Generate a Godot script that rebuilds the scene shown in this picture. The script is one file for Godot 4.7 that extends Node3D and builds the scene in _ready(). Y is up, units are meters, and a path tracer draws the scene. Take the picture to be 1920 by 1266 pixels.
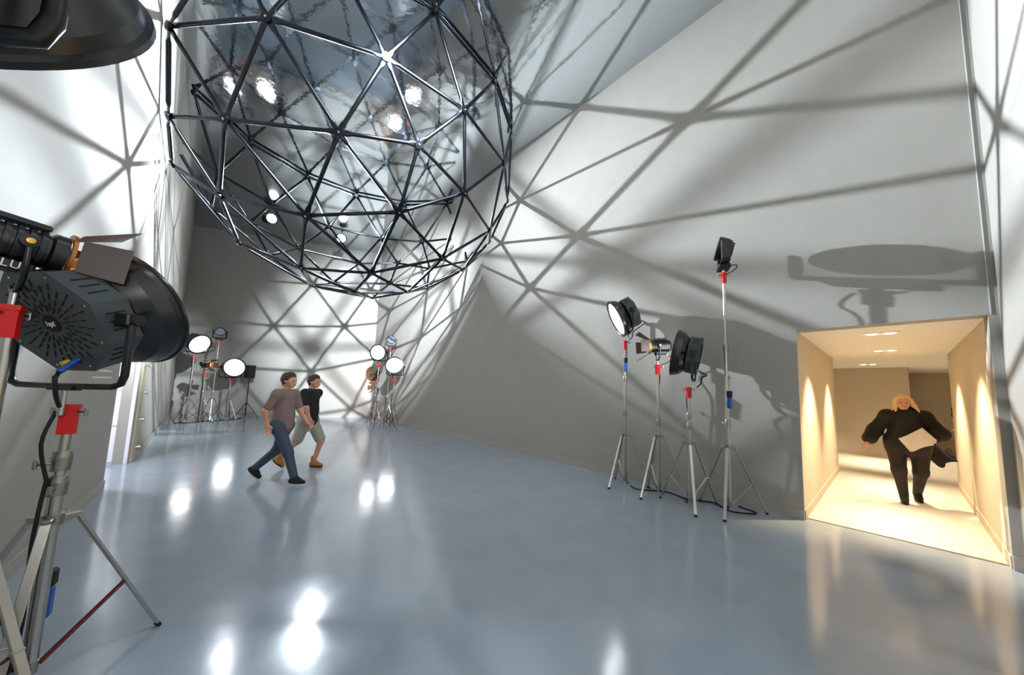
extends Node3D
# A tall studio room with a mirror-foil ceiling; a geodesic dome hangs under it; lamps on stands in the corners.
# World: -Z runs along the right wall towards the far end, +X goes through the right wall into the corridor, metres.

const CEIL := 8.35
const DOME_C := Vector3(2.241, 7.587, -9.005)
const DOME_R := 3.811

var M := {}
var sg := 1
var taken := {}

# ---------------------------------------------------------------- names and tags
func numbered(called: String) -> String:
	var k: int = taken.get(called, 0)
	taken[called] = k + 1
	return called if k == 0 else "%s_%03d" % [called, k]

func thing(called: String, label: String, category: String, at := Vector3.ZERO, turn := 0.0, group := "") -> Node3D:
	var o := Node3D.new()
	o.name = numbered(called)
	add_child(o)
	o.position = at
	o.rotation.y = turn
	tag(o, label, category, group)
	return o

func tag(o: Node3D, label: String, category: String, group := "") -> void:
	o.set_meta("label", label)
	o.set_meta("category", category)
	if group != "":
		o.set_meta("group", group)

func put(mesh: Mesh, called: String, mat: Material, parent: Node3D, xf := Transform3D.IDENTITY) -> MeshInstance3D:
	var o := MeshInstance3D.new()
	o.mesh = mesh
	o.name = called if parent != self else numbered(called)
	o.material_override = mat
	o.transform = xf
	parent.add_child(o, true)
	return o

func part(st: SurfaceTool, called: String, mat: Material, parent: Node3D, xf := Transform3D.IDENTITY) -> MeshInstance3D:
	st.generate_normals()
	return put(st.commit(), called, mat, parent, xf)

func struct(st: SurfaceTool, called: String, mat: Material, parent: Node3D = self) -> MeshInstance3D:
	var o := part(st, called, mat, parent)
	if parent == self:
		o.set_meta("kind", "structure")
	return o

# ---------------------------------------------------------------- mesh helpers
func ST() -> SurfaceTool:
	var st := SurfaceTool.new()
	st.begin(Mesh.PRIMITIVE_TRIANGLES)
	return st

func tri(st: SurfaceTool, a: Vector3, b: Vector3, c: Vector3) -> void:
	st.add_vertex(a); st.add_vertex(c); st.add_vertex(b)

func quad(st: SurfaceTool, a: Vector3, b: Vector3, c: Vector3, d: Vector3) -> void:
	tri(st, a, b, c); tri(st, a, c, d)

func T(x := 0.0, y := 0.0, z := 0.0) -> Transform3D:
	return Transform3D(Basis.IDENTITY, Vector3(x, y, z))

func box(st: SurfaceTool, xf: Transform3D, s: Vector3, bev := 0.0) -> void:
	st.set_smooth_group(-1)
	var h := s * 0.5
	var b := minf(bev, minf(h.x, minf(h.y, h.z)) * 0.9)
	if b <= 0.0:
		var v := []
		for i in 8:
			v.append(xf * Vector3(h.x if i & 1 else -h.x, h.y if i & 2 else -h.y, h.z if i & 4 else -h.z))
		quad(st, v[4], v[5], v[7], v[6]); quad(st, v[1], v[0], v[2], v[3])
		quad(st, v[5], v[1], v[3], v[7]); quad(st, v[0], v[4], v[6], v[2])
		quad(st, v[6], v[7], v[3], v[2]); quad(st, v[0], v[1], v[5], v[4])
		return
	# chamfered: three points per corner
	var p := {}
	for i in 8:
		var sx := 1.0 if i & 1 else -1.0
		var sy := 1.0 if i & 2 else -1.0
		var sz := 1.0 if i & 4 else -1.0
		p[[i, 0]] = xf * Vector3(sx * h.x, sy * (h.y - b), sz * (h.z - b))
		p[[i, 1]] = xf * Vector3(sx * (h.x - b), sy * h.y, sz * (h.z - b))
		p[[i, 2]] = xf * Vector3(sx * (h.x - b), sy * (h.y - b), sz * h.z)
	var o := xf.origin
	for f in [[0, 1, 3, 7, 5], [0, 0, 2, 6, 4], [1, 2, 3, 7, 6], [1, 0, 1, 5, 4], [2, 4, 5, 7, 6], [2, 0, 1, 3, 2]]:
		outq(st, o, p[[f[1], f[0]]], p[[f[2], f[0]]], p[[f[3], f[0]]], p[[f[4], f[0]]])
	for e in [[0, 1, 1, 2], [2, 3, 1, 2], [4, 5, 1, 2], [6, 7, 1, 2], [0, 2, 0, 2], [1, 3, 0, 2], [4, 6, 0, 2], [5, 7, 0, 2], [0, 4, 0, 1], [1, 5, 0, 1], [2, 6, 0, 1], [3, 7, 0, 1]]:
		outq(st, o, p[[e[0], e[2]]], p[[e[1], e[2]]], p[[e[1], e[3]]], p[[e[0], e[3]]])
	for i in 8:
		outt(st, o, p[[i, 0]], p[[i, 1]], p[[i, 2]])

func outt(st: SurfaceTool, o: Vector3, a: Vector3, b: Vector3, c: Vector3) -> void:
	if (b - a).cross(c - a).dot((a + b + c) / 3.0 - o) >= 0.0:
		tri(st, a, b, c)
	else:
		tri(st, a, c, b)

func outq(st: SurfaceTool, o: Vector3, a: Vector3, b: Vector3, c: Vector3, d: Vector3) -> void:
	outt(st, o, a, b, c); outt(st, o, a, c, d)

func lathe(st: SurfaceTool, xf: Transform3D, prof: Array, segs := 24, smooth := false) -> void:
	# prof: Vector2(radius, z), listed so that walking along it keeps the outside on the right
	sg += 1
	for k in prof.size() - 1:
		if not smooth:
			sg += 1
		st.set_smooth_group(sg)
		var p: Vector2 = prof[k]
		var q: Vector2 = prof[k + 1]
		for i in segs:
			var a := TAU * i / segs
			var b := TAU * (i + 1) / segs
			var p0 := xf * Vector3(cos(a) * p.x, sin(a) * p.x, p.y)
			var p1 := xf * Vector3(cos(b) * p.x, sin(b) * p.x, p.y)
			var q0 := xf * Vector3(cos(a) * q.x, sin(a) * q.x, q.y)
			var q1 := xf * Vector3(cos(b) * q.x, sin(b) * q.x, q.y)
			if p.x > 1e-5:
				tri(st, p0, p1, q1) if q.x > 1e-5 else tri(st, p0, p1, q0)
			if q.x > 1e-5:
				tri(st, p0, q1, q0) if p.x > 1e-5 else tri(st, p0, q1, q0)

func tube(st: SurfaceTool, pts: Array, r: float, sides := 8, r2 := -1.0) -> void:
	if r2 < 0.0:
		r2 = r
	sg += 1
	var n := pts.size()
	var d: Vector3 = (pts[1] - pts[0]).normalized()
	var u := d.cross(Vector3.UP if absf(d.y) < 0.9 else Vector3.RIGHT).normalized()
	var rings := []
	for i in n:
		var t: Vector3
		if i == 0:
			t = pts[1] - pts[0]
		elif i == n - 1:
			t = pts[n - 1] - pts[n - 2]
		else:
			t = (pts[i + 1] - pts[i]).normalized() + (pts[i] - pts[i - 1]).normalized()
		t = t.normalized()
		u = (u - t * u.dot(t)).normalized()
		var w := t.cross(u)
		var rr := lerpf(r, r2, float(i) / (n - 1))
		var ring := []
		for k in sides:
			var a := TAU * k / sides
			ring.append(pts[i] + (u * cos(a) + w * sin(a)) * rr)
		rings.append(ring)
	for i in n - 1:
		for k in sides:
			var k2 := (k + 1) % sides
			st.set_smooth_group(sg)
			quad(st, rings[i][k], rings[i][k2], rings[i + 1][k2], rings[i + 1][k])
	st.set_smooth_group(-1)
	for k in sides:
		var k2 := (k + 1) % sides
		tri(st, pts[0], rings[0][k2], rings[0][k])
		tri(st, pts[n - 1], rings[n - 1][k], rings[n - 1][k2])

func curve(pts: Array, per := 5) -> Array:
	var out := []
	for i in pts.size() - 1:
		var a: Vector3 = pts[maxi(i - 1, 0)]
		var b: Vector3 = pts[i]
		var c: Vector3 = pts[i + 1]
		var d: Vector3 = pts[mini(i + 2, pts.size() - 1)]
		for k in per:
			out.append(b.cubic_interpolate(c, a, d, float(k) / per))
	out.append(pts[-1])
	return out

func cyl(st: SurfaceTool, a: Vector3, b: Vector3, r: float, sides := 12) -> void:
	tube(st, [a, b], r, sides)

func prism(st: SurfaceTool, poly: Array, xf: Transform3D, z0: float, z1: float) -> void:
	# poly counter-clockwise in the xy plane, extruded from z0 to z1 (convex)
	st.set_smooth_group(-1)
	var n := poly.size()
	for i in n:
		var a: Vector2 = poly[i]
		var b: Vector2 = poly[(i + 1) % n]
		quad(st, xf * Vector3(a.x, a.y, z0), xf * Vector3(b.x, b.y, z0), xf * Vector3(b.x, b.y, z1), xf * Vector3(a.x, a.y, z1))
	for i in range(1, n - 1):
		var a: Vector2 = poly[0]
		var b: Vector2 = poly[i]
		var c: Vector2 = poly[i + 1]
		tri(st, xf * Vector3(a.x, a.y, z1), xf * Vector3(b.x, b.y, z1), xf * Vector3(c.x, c.y, z1))
		tri(st, xf * Vector3(a.x, a.y, z0), xf * Vector3(c.x, c.y, z0), xf * Vector3(b.x, b.y, z0))

# ---------------------------------------------------------------- smooth bodies (surface nets)
# bones: [a, b, ra, rb]; returns vertices, normals and indices appended to acc
func nets(acc: Dictionary, bones: Array, cell: float, k: float) -> void:
	var lo := Vector3.ONE * 1e9
	var hi := -lo
	for bn in bones:
		var r: float = maxf(bn[2], bn[3]) + cell * 2.5 + k * 0.5
		for e in 2:
			lo = lo.min(bn[e] - Vector3.ONE * r)
			hi = hi.max(bn[e] + Vector3.ONE * r)
	var nx := int(ceil((hi.x - lo.x) / cell)) + 1
	var ny := int(ceil((hi.y - lo.y) / cell)) + 1
	var nz := int(ceil((hi.z - lo.z) / cell)) + 1
	var far := 0.2
	var f := PackedFloat32Array()
	f.resize(nx * ny * nz)
	f.fill(far)
	for bn in bones:
		var a: Vector3 = bn[0]
		var b: Vector3 = bn[1]
		var ra: float = bn[2]
		var rb: float = bn[3]
		var pad: float = maxf(ra, rb) + cell * 2.0 + k
		var l: Vector3 = (a.min(b) - Vector3.ONE * pad - lo) / cell
		var h: Vector3 = (a.max(b) + Vector3.ONE * pad - lo) / cell
		var ab := b - a
		var inv := 1.0 / maxf(ab.length_squared(), 1e-9)
		for z in range(maxi(0, int(l.z)), mini(nz, int(h.z) + 2)):
			for y in range(maxi(0, int(l.y)), mini(ny, int(h.y) + 2)):
				var row := (z * ny + y) * nx
				for x in range(maxi(0, int(l.x)), mini(nx, int(h.x) + 2)):
					var p := lo + Vector3(x, y, z) * cell - a
					var t := clampf(p.dot(ab) * inv, 0.0, 1.0)
					var d := (p - ab * t).length() - (ra + (rb - ra) * t)
					var o := f[row + x]
					var g := maxf(k - absf(d - o), 0.0) / k
					f[row + x] = minf(d, o) - g * g * k * 0.25
	var id := PackedInt32Array()
	id.resize(nx * ny * nz)
	id.fill(-1)
	var base: int = acc.v.size()
	var sxy := nx * ny
	var off := [0, 1, nx, nx + 1, sxy, sxy + 1, sxy + nx, sxy + nx + 1]
	var lim := cell * 2.0
	for z in nz - 1:
		for y in ny - 1:
			var row := (z * ny + y) * nx
			for x in nx - 1:
				var v0 := f[row + x]
				if v0 > lim or v0 < -lim:
					continue
				var vals := []
				var neg := 0
				for q in off:
					var w := f[row + x + q]
					vals.append(w)
					if w < 0.0:
						neg += 1
				if neg == 0 or neg == 8:
					continue
				var sum := Vector3.ZERO
				var cnt := 0
				for e in [[0, 1], [2, 3], [4, 5], [6, 7], [0, 2], [1, 3], [4, 6], [5, 7], [0, 4], [1, 5], [2, 6], [3, 7]]:
					var p: float = vals[e[0]]
					var q: float = vals[e[1]]
					if (p < 0.0) != (q < 0.0):
						var t := p / (p - q)
						var c0 := Vector3(e[0] & 1, (e[0] >> 1) & 1, e[0] >> 2)
						var c1 := Vector3(e[1] & 1, (e[1] >> 1) & 1, e[1] >> 2)
						sum += c0.lerp(c1, t)
						cnt += 1
				id[row + x] = acc.v.size()
				acc.v.append(lo + (Vector3(x, y, z) + sum / cnt) * cell)
				var nrm := Vector3(vals[1] + vals[3] + vals[5] + vals[7] - vals[0] - vals[2] - vals[4] - vals[6], vals[2] + vals[3] + vals[6] + vals[7] - vals[0] - vals[1] - vals[4] - vals[5], vals[4] + vals[5] + vals[6] + vals[7] - vals[0] - vals[1] - vals[2] - vals[3])
				acc.n.append(nrm.normalized())
	for z in range(1, nz - 1):
		for y in range(1, ny - 1):
			for x in range(1, nx - 1):
				var i := (z * ny + y) * nx + x
				if id[i] < 0:
					continue
				var s := f[i] < 0.0
				if s != (f[i + 1] < 0.0):
					netq(acc, id[i], id[i - nx], id[i - nx - sxy], id[i - sxy], s)
				if s != (f[i + nx] < 0.0):
					netq(acc, id[i], id[i - sxy], id[i - sxy - 1], id[i - 1], s)
				if s != (f[i + sxy] < 0.0):
					netq(acc, id[i], id[i - 1], id[i - 1 - nx], id[i - nx], s)

func netq(acc: Dictionary, a: int, b: int, c: int, d: int, s: bool) -> void:
	if a < 0 or b < 0 or c < 0 or d < 0:
		return
	if s:
		acc.i.append_array([a, c, b, a, d, c])
	else:
		acc.i.append_array([a, b, c, a, c, d])

func acc_new() -> Dictionary:
	return {"v": PackedVector3Array(), "n": PackedVector3Array(), "i": PackedInt32Array()}

func acc_mesh(acc: Dictionary) -> ArrayMesh:
	var arr := []
	arr.resize(Mesh.ARRAY_MAX)
	arr[Mesh.ARRAY_VERTEX] = acc.v
	arr[Mesh.ARRAY_NORMAL] = acc.n
	arr[Mesh.ARRAY_INDEX] = acc.i
	var m := ArrayMesh.new()
	m.add_surface_from_arrays(Mesh.PRIMITIVE_TRIANGLES, arr)
	return m

func soft(bones: Array, cell: float, k: float, called: String, mat: Material, parent: Node3D) -> MeshInstance3D:
	var a := acc_new()
	nets(a, bones, cell, k)
	return put(acc_mesh(a), called, mat, parent)

# ---------------------------------------------------------------- materials
func mat(c: Color, rough: float, metal := 0.0, spec := 0.5) -> StandardMaterial3D:
	var m := StandardMaterial3D.new()
	m.albedo_color = c
	m.roughness = rough
	m.metallic = metal
	m.metallic_specular = spec
	return m

func glow(c: Color, e: float) -> StandardMaterial3D:
	var m := mat(Color(0.9, 0.9, 0.9), 0.5)
	m.emission_enabled = true
	m.emission = c
	m.emission_energy_multiplier = e
	return m

func noise_tex(size: int, freq: float, lo: Color, hi: Color, seed_: int, oct := 4) -> ImageTexture:
	var n := FastNoiseLite.new()
	n.seed = seed_
	n.frequency = freq
	n.fractal_octaves = oct
	var im := n.get_seamless_image(size, size)
	var out := Image.create(size, size, true, Image.FORMAT_RGB8)
	for y in size:
		for x in size:
			out.set_pixel(x, y, lo.lerp(hi, im.get_pixel(x, y).r))
	out.generate_mipmaps()
	return ImageTexture.create_from_image(out)

func normal_tex(size: int, freq: float, seed_: int, strength: float, oct := 3) -> ImageTexture:
	var n := FastNoiseLite.new()
	n.seed = seed_
	n.frequency = freq
	n.fractal_octaves = oct
	var im := n.get_seamless_image(size, size)
	im.convert(Image.FORMAT_RGBA8)
	im.bump_map_to_normal_map(strength)
	return ImageTexture.create_from_image(im)

func make_materials() -> void:
	var wall := mat(Color.WHITE, 0.85, 0.0, 0.35)
	wall.albedo_texture = noise_tex(512, 0.012, Color(0.622, 0.604, 0.573), Color(0.637, 0.62, 0.59), 3)
	wall.uv1_triplanar = true
	wall.uv1_world_triplanar = true
	wall.uv1_scale = Vector3.ONE * 0.35
	M.wall = wall
	M.base = mat(Color(0.63, 0.612, 0.58), 0.6)
	M.bead = mat(Color(0.84, 0.84, 0.83), 0.7)
	var fl := mat(Color.WHITE, 0.5, 0.0, 0.62)
	fl.albedo_texture = noise_tex(512, 0.01, Color(0.565, 0.61, 0.655), Color(0.60, 0.64, 0.68), 5)
	fl.roughness = 1.0
	fl.roughness_texture = noise_tex(512, 0.02, Color(0.12, 0.12, 0.12), Color(0.165, 0.165, 0.165), 8)
	fl.normal_enabled = true
	fl.normal_texture = normal_tex(512, 0.012, 11, 6.0, 2)
	fl.normal_scale = 0.02
	fl.uv1_triplanar = true
	fl.uv1_world_triplanar = true
	fl.uv1_scale = Vector3.ONE * 0.3
	M.floor = fl
	var foil := mat(Color(0.80, 0.83, 0.85), 0.06, 1.0)
	foil.normal_enabled = true
	foil.normal_texture = normal_tex(1024, 0.02, 21, 8.0, 3)
	foil.normal_scale = 0.022
	foil.uv1_triplanar = true
	foil.uv1_world_triplanar = true
	foil.uv1_scale = Vector3.ONE * 0.25
	M.foil = foil
	M.tube = mat(Color(0.215, 0.225, 0.25), 0.24, 1.0)
	M.hub = mat(Color(0.18, 0.19, 0.21), 0.3, 1.0)
	M.bolt = mat(Color(0.75, 0.76, 0.78), 0.25, 1.0)
	M.steel = mat(Color(0.74, 0.73, 0.70), 0.28, 1.0)
	M.alu = mat(Color(0.62, 0.61, 0.58), 0.38, 1.0)
	M.black = mat(Color(0.045, 0.045, 0.05), 0.32)
	M.blackmatte = mat(Color(0.06, 0.06, 0.065), 0.6)
	M.bowl = mat(Color(0.035, 0.035, 0.04), 0.28, 0.0, 0.6)
	M.housing = mat(Color(0.24, 0.27, 0.28), 0.45, 0.2)
	M.slot = mat(Color(0.015, 0.015, 0.015), 0.8)
	M.red = mat(Color(0.80, 0.06, 0.07), 0.35)
	M.darkred = mat(Color(0.40, 0.05, 0.08), 0.4)
	M.blue = mat(Color(0.05, 0.30, 0.65), 0.4)
	M.yellow = mat(Color(0.85, 0.70, 0.05), 0.4)
	M.brass = mat(Color(0.75, 0.58, 0.30), 0.3, 1.0)
	M.copper = mat(Color(0.62, 0.42, 0.22), 0.35, 0.8)
	M.barn = mat(Color(0.20, 0.145, 0.105), 0.5)
	M.rubber = mat(Color(0.03, 0.03, 0.03), 0.7)
	M.letter = mat(Color(0.85, 0.85, 0.85), 0.6)
	M.led = glow(Color(1.0, 0.98, 0.95), 3.5)
	M.ledring = mat(Color(0.10, 0.10, 0.11), 0.4)
	M.ledoff = mat(Color(0.35, 0.37, 0.42), 0.15)
	M.amber = glow(Color(1.0, 0.62, 0.22), 20.0)
	M.spotlens = glow(Color(0.95, 0.97, 1.0), 420.0)
	M.warmlens = glow(Color(1.0, 0.84, 0.58), 9.0)
	M.corrceil = mat(Color(0.90, 0.89, 0.86), 0.85, 0.0, 0.3)
	M.corr = mat(Color(0.77, 0.725, 0.65), 0.85, 0.0, 0.3)
	M.corrfloor = mat(Color(0.78, 0.77, 0.75), 0.3, 0.0, 0.5)
	M.white = mat(Color(0.90, 0.90, 0.92), 0.5)
	M.beige = mat(Color(0.72, 0.68, 0.58), 0.6)
	M.skin = mat(Color(0.80, 0.58, 0.47), 0.55)
	M.blond = mat(Color(0.84, 0.72, 0.48), 0.55)
	M.brownhair = mat(Color(0.20, 0.13, 0.09), 0.6)
	M.cloth_black = mat(Color(0.07, 0.065, 0.065), 0.85)
	M.cloth_dark = mat(Color(0.10, 0.10, 0.12), 0.85)
	M.legging = mat(Color(0.13, 0.10, 0.09), 0.8)
	M.jeans = mat(Color(0.24, 0.29, 0.36), 0.85)
	M.shorts = mat(Color(0.60, 0.60, 0.52), 0.85)
	M.shirt = mat(Color(0.50, 0.42, 0.40), 0.85)
	M.boot = mat(Color(0.62, 0.43, 0.18), 0.6)
	M.sole = mat(Color(0.80, 0.79, 0.76), 0.6)
	M.paper = mat(Color(0.80, 0.77, 0.73), 0.8)
	M.eye = mat(Color(0.12, 0.09, 0.08), 0.3)
	M.lip = mat(Color(0.62, 0.30, 0.26), 0.5)
	M.text = mat(Color(0.84, 0.83, 0.81), 0.7)

# ---------------------------------------------------------------- people
func hand(acc: Dictionary, wrist: Vector3, dir: Vector3, side: Vector3, curl: float) -> void:
	# dir: along the hand, side: towards the thumb; palm faces dir x side
	dir = dir.normalized()
	side = (side - dir * side.dot(dir)).normalized()
	var palm := dir.cross(side)
	var b := []
	b.append([wrist - dir * 0.03, wrist + dir * 0.02, 0.024, 0.026])
	for i in 4:
		var s := (1.5 - i) * 0.021
		var k0 := wrist + dir * (0.085 - 0.004 * absf(i - 1.2)) + side * s
		b.append([wrist + dir * 0.02 + side * s * 0.7, k0, 0.017, 0.012])
		var l: float = [0.072, 0.080, 0.074, 0.058][i]
		var d1 := (dir * cos(curl * 0.5) + palm * sin(curl * 0.5)).normalized()
		var d2 := (dir * cos(curl * 1.3) + palm * sin(curl * 1.3)).normalized()
		var k1 := k0 + d1 * l * 0.55
		b.append([k0, k1, 0.0105, 0.0095])
		b.append([k1, k1 + d2 * l * 0.5, 0.0095, 0.008])
	var th := wrist + dir * 0.03 + side * 0.03
	var td := (dir * 0.75 + side * 0.75 + palm * 0.3).normalized()
	b.append([wrist + dir * 0.015 + side * 0.012, th, 0.018, 0.014])
	b.append([th, th + td * 0.035, 0.0125, 0.011])
	b.append([th + td * 0.035, th + td * 0.035 + (dir + palm * 0.4).normalized() * 0.03, 0.011, 0.009])
	nets(acc, b, 0.005, 0.012)

func head(acc: Dictionary, c: Vector3, fw: Vector3, up: Vector3) -> void:
	# c: centre of the skull
	fw = fw.normalized()
	var sd := up.cross(fw).normalized()
	up = fw.cross(sd).normalized()
	var b := []
	b.append([c + up * 0.03 - fw * 0.02, c + up * 0.02 + fw * 0.02, 0.083, 0.080])
	b.append([c - up * 0.03 + fw * 0.03, c - up * 0.085 + fw * 0.055, 0.062, 0.034])
	for s in [-1.0, 1.0]:
		b.append([c - up * 0.02 + sd * 0.035 * s + fw * 0.03, c - up * 0.075 + sd * 0.022 * s + fw * 0.05, 0.045, 0.03])
		b.append([c + sd * 0.084 * s + up * 0.015 - fw * 0.012, c + sd * 0.082 * s - up * 0.028 - fw * 0.006, 0.013, 0.010])
	b.append([c - up * 0.0 + fw * 0.096, c - up * 0.035 + fw * 0.112, 0.009, 0.014])
	b.append([c - up * 0.062 + fw * 0.093, c - up * 0.062 + fw * 0.094, 0.016, 0.014])
	nets(acc, b, 0.008, 0.03)

func face_bits(p: Node3D, c: Vector3, fw: Vector3, up: Vector3) -> void:
	fw = fw.normalized()
	var sd := up.cross(fw).normalized()
	up = fw.cross(sd).normalized()
	for s in [-1.0, 1.0]:
		var st := ST()
		lathe(st, Transform3D(Basis(sd, up, fw), c + sd * 0.032 * s + up * 0.003 + fw * 0.094), [Vector2(0.013, -0.004), Vector2(0.010, 0.003), Vector2(0.0, 0.006)], 10, true)
		part(st, "eye", M.eye, p)
	var st := ST()
	tube(st, [c - up * 0.060 + fw * 0.106 - sd * 0.022, c - up * 0.063 + fw * 0.110, c - up * 0.060 + fw * 0.106 + sd * 0.022], 0.005, 6)
	part(st, "mouth", M.lip, p)

func shoe(p: Node3D, ankle: Vector3, fw: Vector3, mat_: Material, sole: Material, high: float, roll := 0.0) -> void:
	# fw: horizontal toe direction; roll: heel lift angle
	fw = fw.normalized()
	var sd := Vector3.UP.cross(fw)
	var bs := Basis(sd, Vector3.UP, fw) * Basis(Vector3.RIGHT, roll)
	var o := ankle
	var f := func(x: float, y: float, z: float) -> Vector3: return o + bs * Vector3(x, y, z)
	var b := [[f.call(0, -0.045, -0.04), f.call(0, -0.052, 0.06), 0.043, 0.041], [f.call(0, -0.058, 0.06), f.call(0, -0.062, 0.145), 0.04, 0.034], [f.call(0, high, -0.008), f.call(0, -0.03, 0.0), 0.047, 0.047], [f.call(0, 0, 0.02), f.call(0, -0.045, 0.09), 0.038, 0.036]]
	var s := soft(b, 0.01, 0.03, "shoe", mat_, p)
	var st := ST()
	var pts := []
	for k in 14:
		var a := TAU * k / 14
		var z := 0.05 + cos(a) * 0.125
		pts.append(Vector2(sin(a) * (0.043 + 0.004 * cos(a)), z))
	var xf := Transform3D(bs * Basis(Vector3(1, 0, 0), Vector3(0, 0, 1), Vector3(0, 1, 0)), f.call(0, -0.105, 0))
	prism(st, pts, xf, 0.0, 0.022)
	part(st, "sole", sole, s)
	var ls := ST()
	for k in 3:
		var c: Vector3 = f.call(0, -0.012 - 0.013 * k, 0.055 + 0.022 * k)
		tube(ls, [c - sd * 0.025, c + Vector3.UP * 0.006, c + sd * 0.025], 0.004, 5)
	part(ls, "laces", M.rubber, s)

# ---------------------------------------------------------------- lamps and stands
func pole_knob(st: SurfaceTool, at: Vector3, dir: Vector3, len_ := 0.05, r := 0.008) -> void:
	cyl(st, at, at + dir * len_, r, 8)
	var side := dir.cross(Vector3.UP).normalized()
	box(st, Transform3D(Basis(dir, Vector3.UP, side), at + dir * (len_ + 0.008)), Vector3(0.014, 0.045, 0.016), 0.004)

func stand(label: String, at: Vector3, top: float, hub: float, angles: Array, reach_: Variant, brace_mat: Material, collars: Array, group: String, cable := true, plug := 0.0) -> Node3D:
	var s := thing("light_stand", label, "stand", at, 0.0, group)
	var st := ST()
	cyl(st, Vector3(0, 0.08, 0), Vector3(0, collars[0], 0), 0.028)
	part(st, "lower_tube", M.steel, s)
	for k in collars.size():
		var y0: float = collars[k]
		var y1: float = collars[k + 1] if k + 1 < collars.size() else top
		st = ST()
		cyl(st, Vector3(0, y0, 0), Vector3(0, y1, 0), 0.024 - 0.004 * k)
		part(st, "telescopic_tube", M.steel, s)
		st = ST()
		lathe(st, Transform3D(Basis(Vector3.RIGHT, -PI / 2), Vector3(0, y0, 0)), [Vector2(0.018, -0.07), Vector2(0.036, -0.068), Vector2(0.037, 0.0), Vector2(0.032, 0.035), Vector2(0.016, 0.037)], 14)
		var c := part(st, "collar", M.alu, s)
		st = ST()
		var a: float = angles[0] + 2.2 + k
		pole_knob(st, Vector3(cos(a), 0, sin(a)) * 0.026 + Vector3(0, y0 - 0.025, 0), Vector3(cos(a), 0, sin(a)))
		part(st, "knob", M.alu, c)
	# spider at the top of the legs and the foot collar
	st = ST()
	lathe(st, Transform3D(Basis(Vector3.RIGHT, -PI / 2), Vector3(0, hub, 0)), [Vector2(0.02, -0.03), Vector2(0.04, -0.028), Vector2(0.04, 0.028), Vector2(0.02, 0.03)], 14)
	for a in angles:
		box(st, Transform3D(Basis(Vector3.UP, -a), Vector3(cos(a), 0, sin(a)) * 0.06 + Vector3(0, hub, 0)), Vector3(0.07, 0.03, 0.035), 0.004)
	part(st, "leg_bracket", M.alu, s)
	st = ST()
	lathe(st, Transform3D(Basis(Vector3.RIGHT, -PI / 2), Vector3(0, 0.11, 0)), [Vector2(0.0, -0.05), Vector2(0.03, -0.03), Vector2(0.03, 0.03), Vector2(0.02, 0.035)], 14)
	part(st, "foot_collar", M.alu, s)
	for a in angles:
		var reach: float = reach_[angles.find(a)] if reach_ is Array else reach_
		var d := Vector3(cos(a), 0, sin(a))
		var p0 := d * 0.085 + Vector3(0, hub, 0)
		var p1 := d * reach + Vector3(0, 0.012, 0)
		var ax := (p1 - p0).normalized()
		var sd := d.cross(Vector3.UP).normalized()
		st = ST()
		box(st, Transform3D(Basis(ax, sd.cross(ax), sd), (p0 + p1) * 0.5), Vector3((p1 - p0).length(), 0.014, 0.036), 0.003)
		var leg := part(st, "leg", M.steel, s)
		st = ST()
		box(st, Transform3D(Basis(ax, sd.cross(ax), sd), p1 - ax * 0.004), Vector3(0.03, 0.019, 0.041), 0.004)
		part(st, "rubber_foot", M.rubber, leg)
		st = ST()
		var q := p0.lerp(p1, 0.56)
		var q1 := d * 0.03 + Vector3(0, 0.11, 0)
		var bx := (q1 - q).normalized()
		box(st, Transform3D(Basis(bx, sd.cross(bx), sd), (q + q1) * 0.5), Vector3((q1 - q).length(), 0.012, 0.03), 0.003)
		part(st, "brace", brace_mat, s)
		st = ST()
		cyl(st, q - sd * 0.02, q + sd * 0.02, 0.009, 8)
		part(st, "pivot_bolt", M.bolt, s)
	if plug > 0.0:
		var a: float = angles[0] - 0.9
		st = ST()
		box(st, Transform3D(Basis(Vector3.UP, -a), Vector3(cos(a) * 0.05, plug, sin(a) * 0.05)), Vector3(0.05, 0.16, 0.055), 0.01)
		var pb := part(st, "power_plug", M.blue, s)
		st = ST()
		box(st, Transform3D(Basis(Vector3.UP, -a), Vector3(cos(a) * 0.05, plug + 0.12, sin(a) * 0.05)), Vector3(0.06, 0.09, 0.06), 0.01)
		part(st, "plug_cap", M.rubber, pb)
	if cable:
		var ca: float = angles[0] + 2.9
		var cd := Vector3(cos(ca), 0, sin(ca))
		st = ST()
		tube(st, curve([cd * 0.05 + Vector3(0, top + 0.05, 0), cd * 0.085 + Vector3(0, top - 0.12, 0), cd * 0.034 + Vector3(0, top - 0.35, 0), cd * 0.045 + Vector3(0, lerpf(top, hub, 0.6), 0), cd * 0.06 + Vector3(0, hub - 0.1, 0), cd * 0.05 + Vector3(0, 0.3, 0), cd * 0.11 + Vector3(0, 0.02, 0), cd * 0.2 + Vector3(0, 0.012, 0)]), 0.008, 6)
		part(st, "cable", M.rubber, s)
	# red coupler that carries the lamp
	st = ST()
	prism(st, [Vector2(-0.028, -0.03), Vector2(0.028, -0.03), Vector2(0.035, 0.0), Vector2(0.028, 0.03), Vector2(-0.028, 0.03), Vector2(-0.035, 0.0)], Transform3D(Basis(Vector3.RIGHT, -PI / 2), Vector3(0, top, 0)), -0.075, 0.075)
	prism(st, [Vector2(-0.034, -0.035), Vector2(0.034, -0.035), Vector2(0.041, 0.0), Vector2(0.034, 0.035), Vector2(-0.034, 0.035), Vector2(-0.041, 0.0)], Transform3D(Basis(Vector3.RIGHT, -PI / 2), Vector3(0, top, 0)), 0.06, 0.085)
	var cp := part(st, "coupler", M.red, s)
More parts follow.
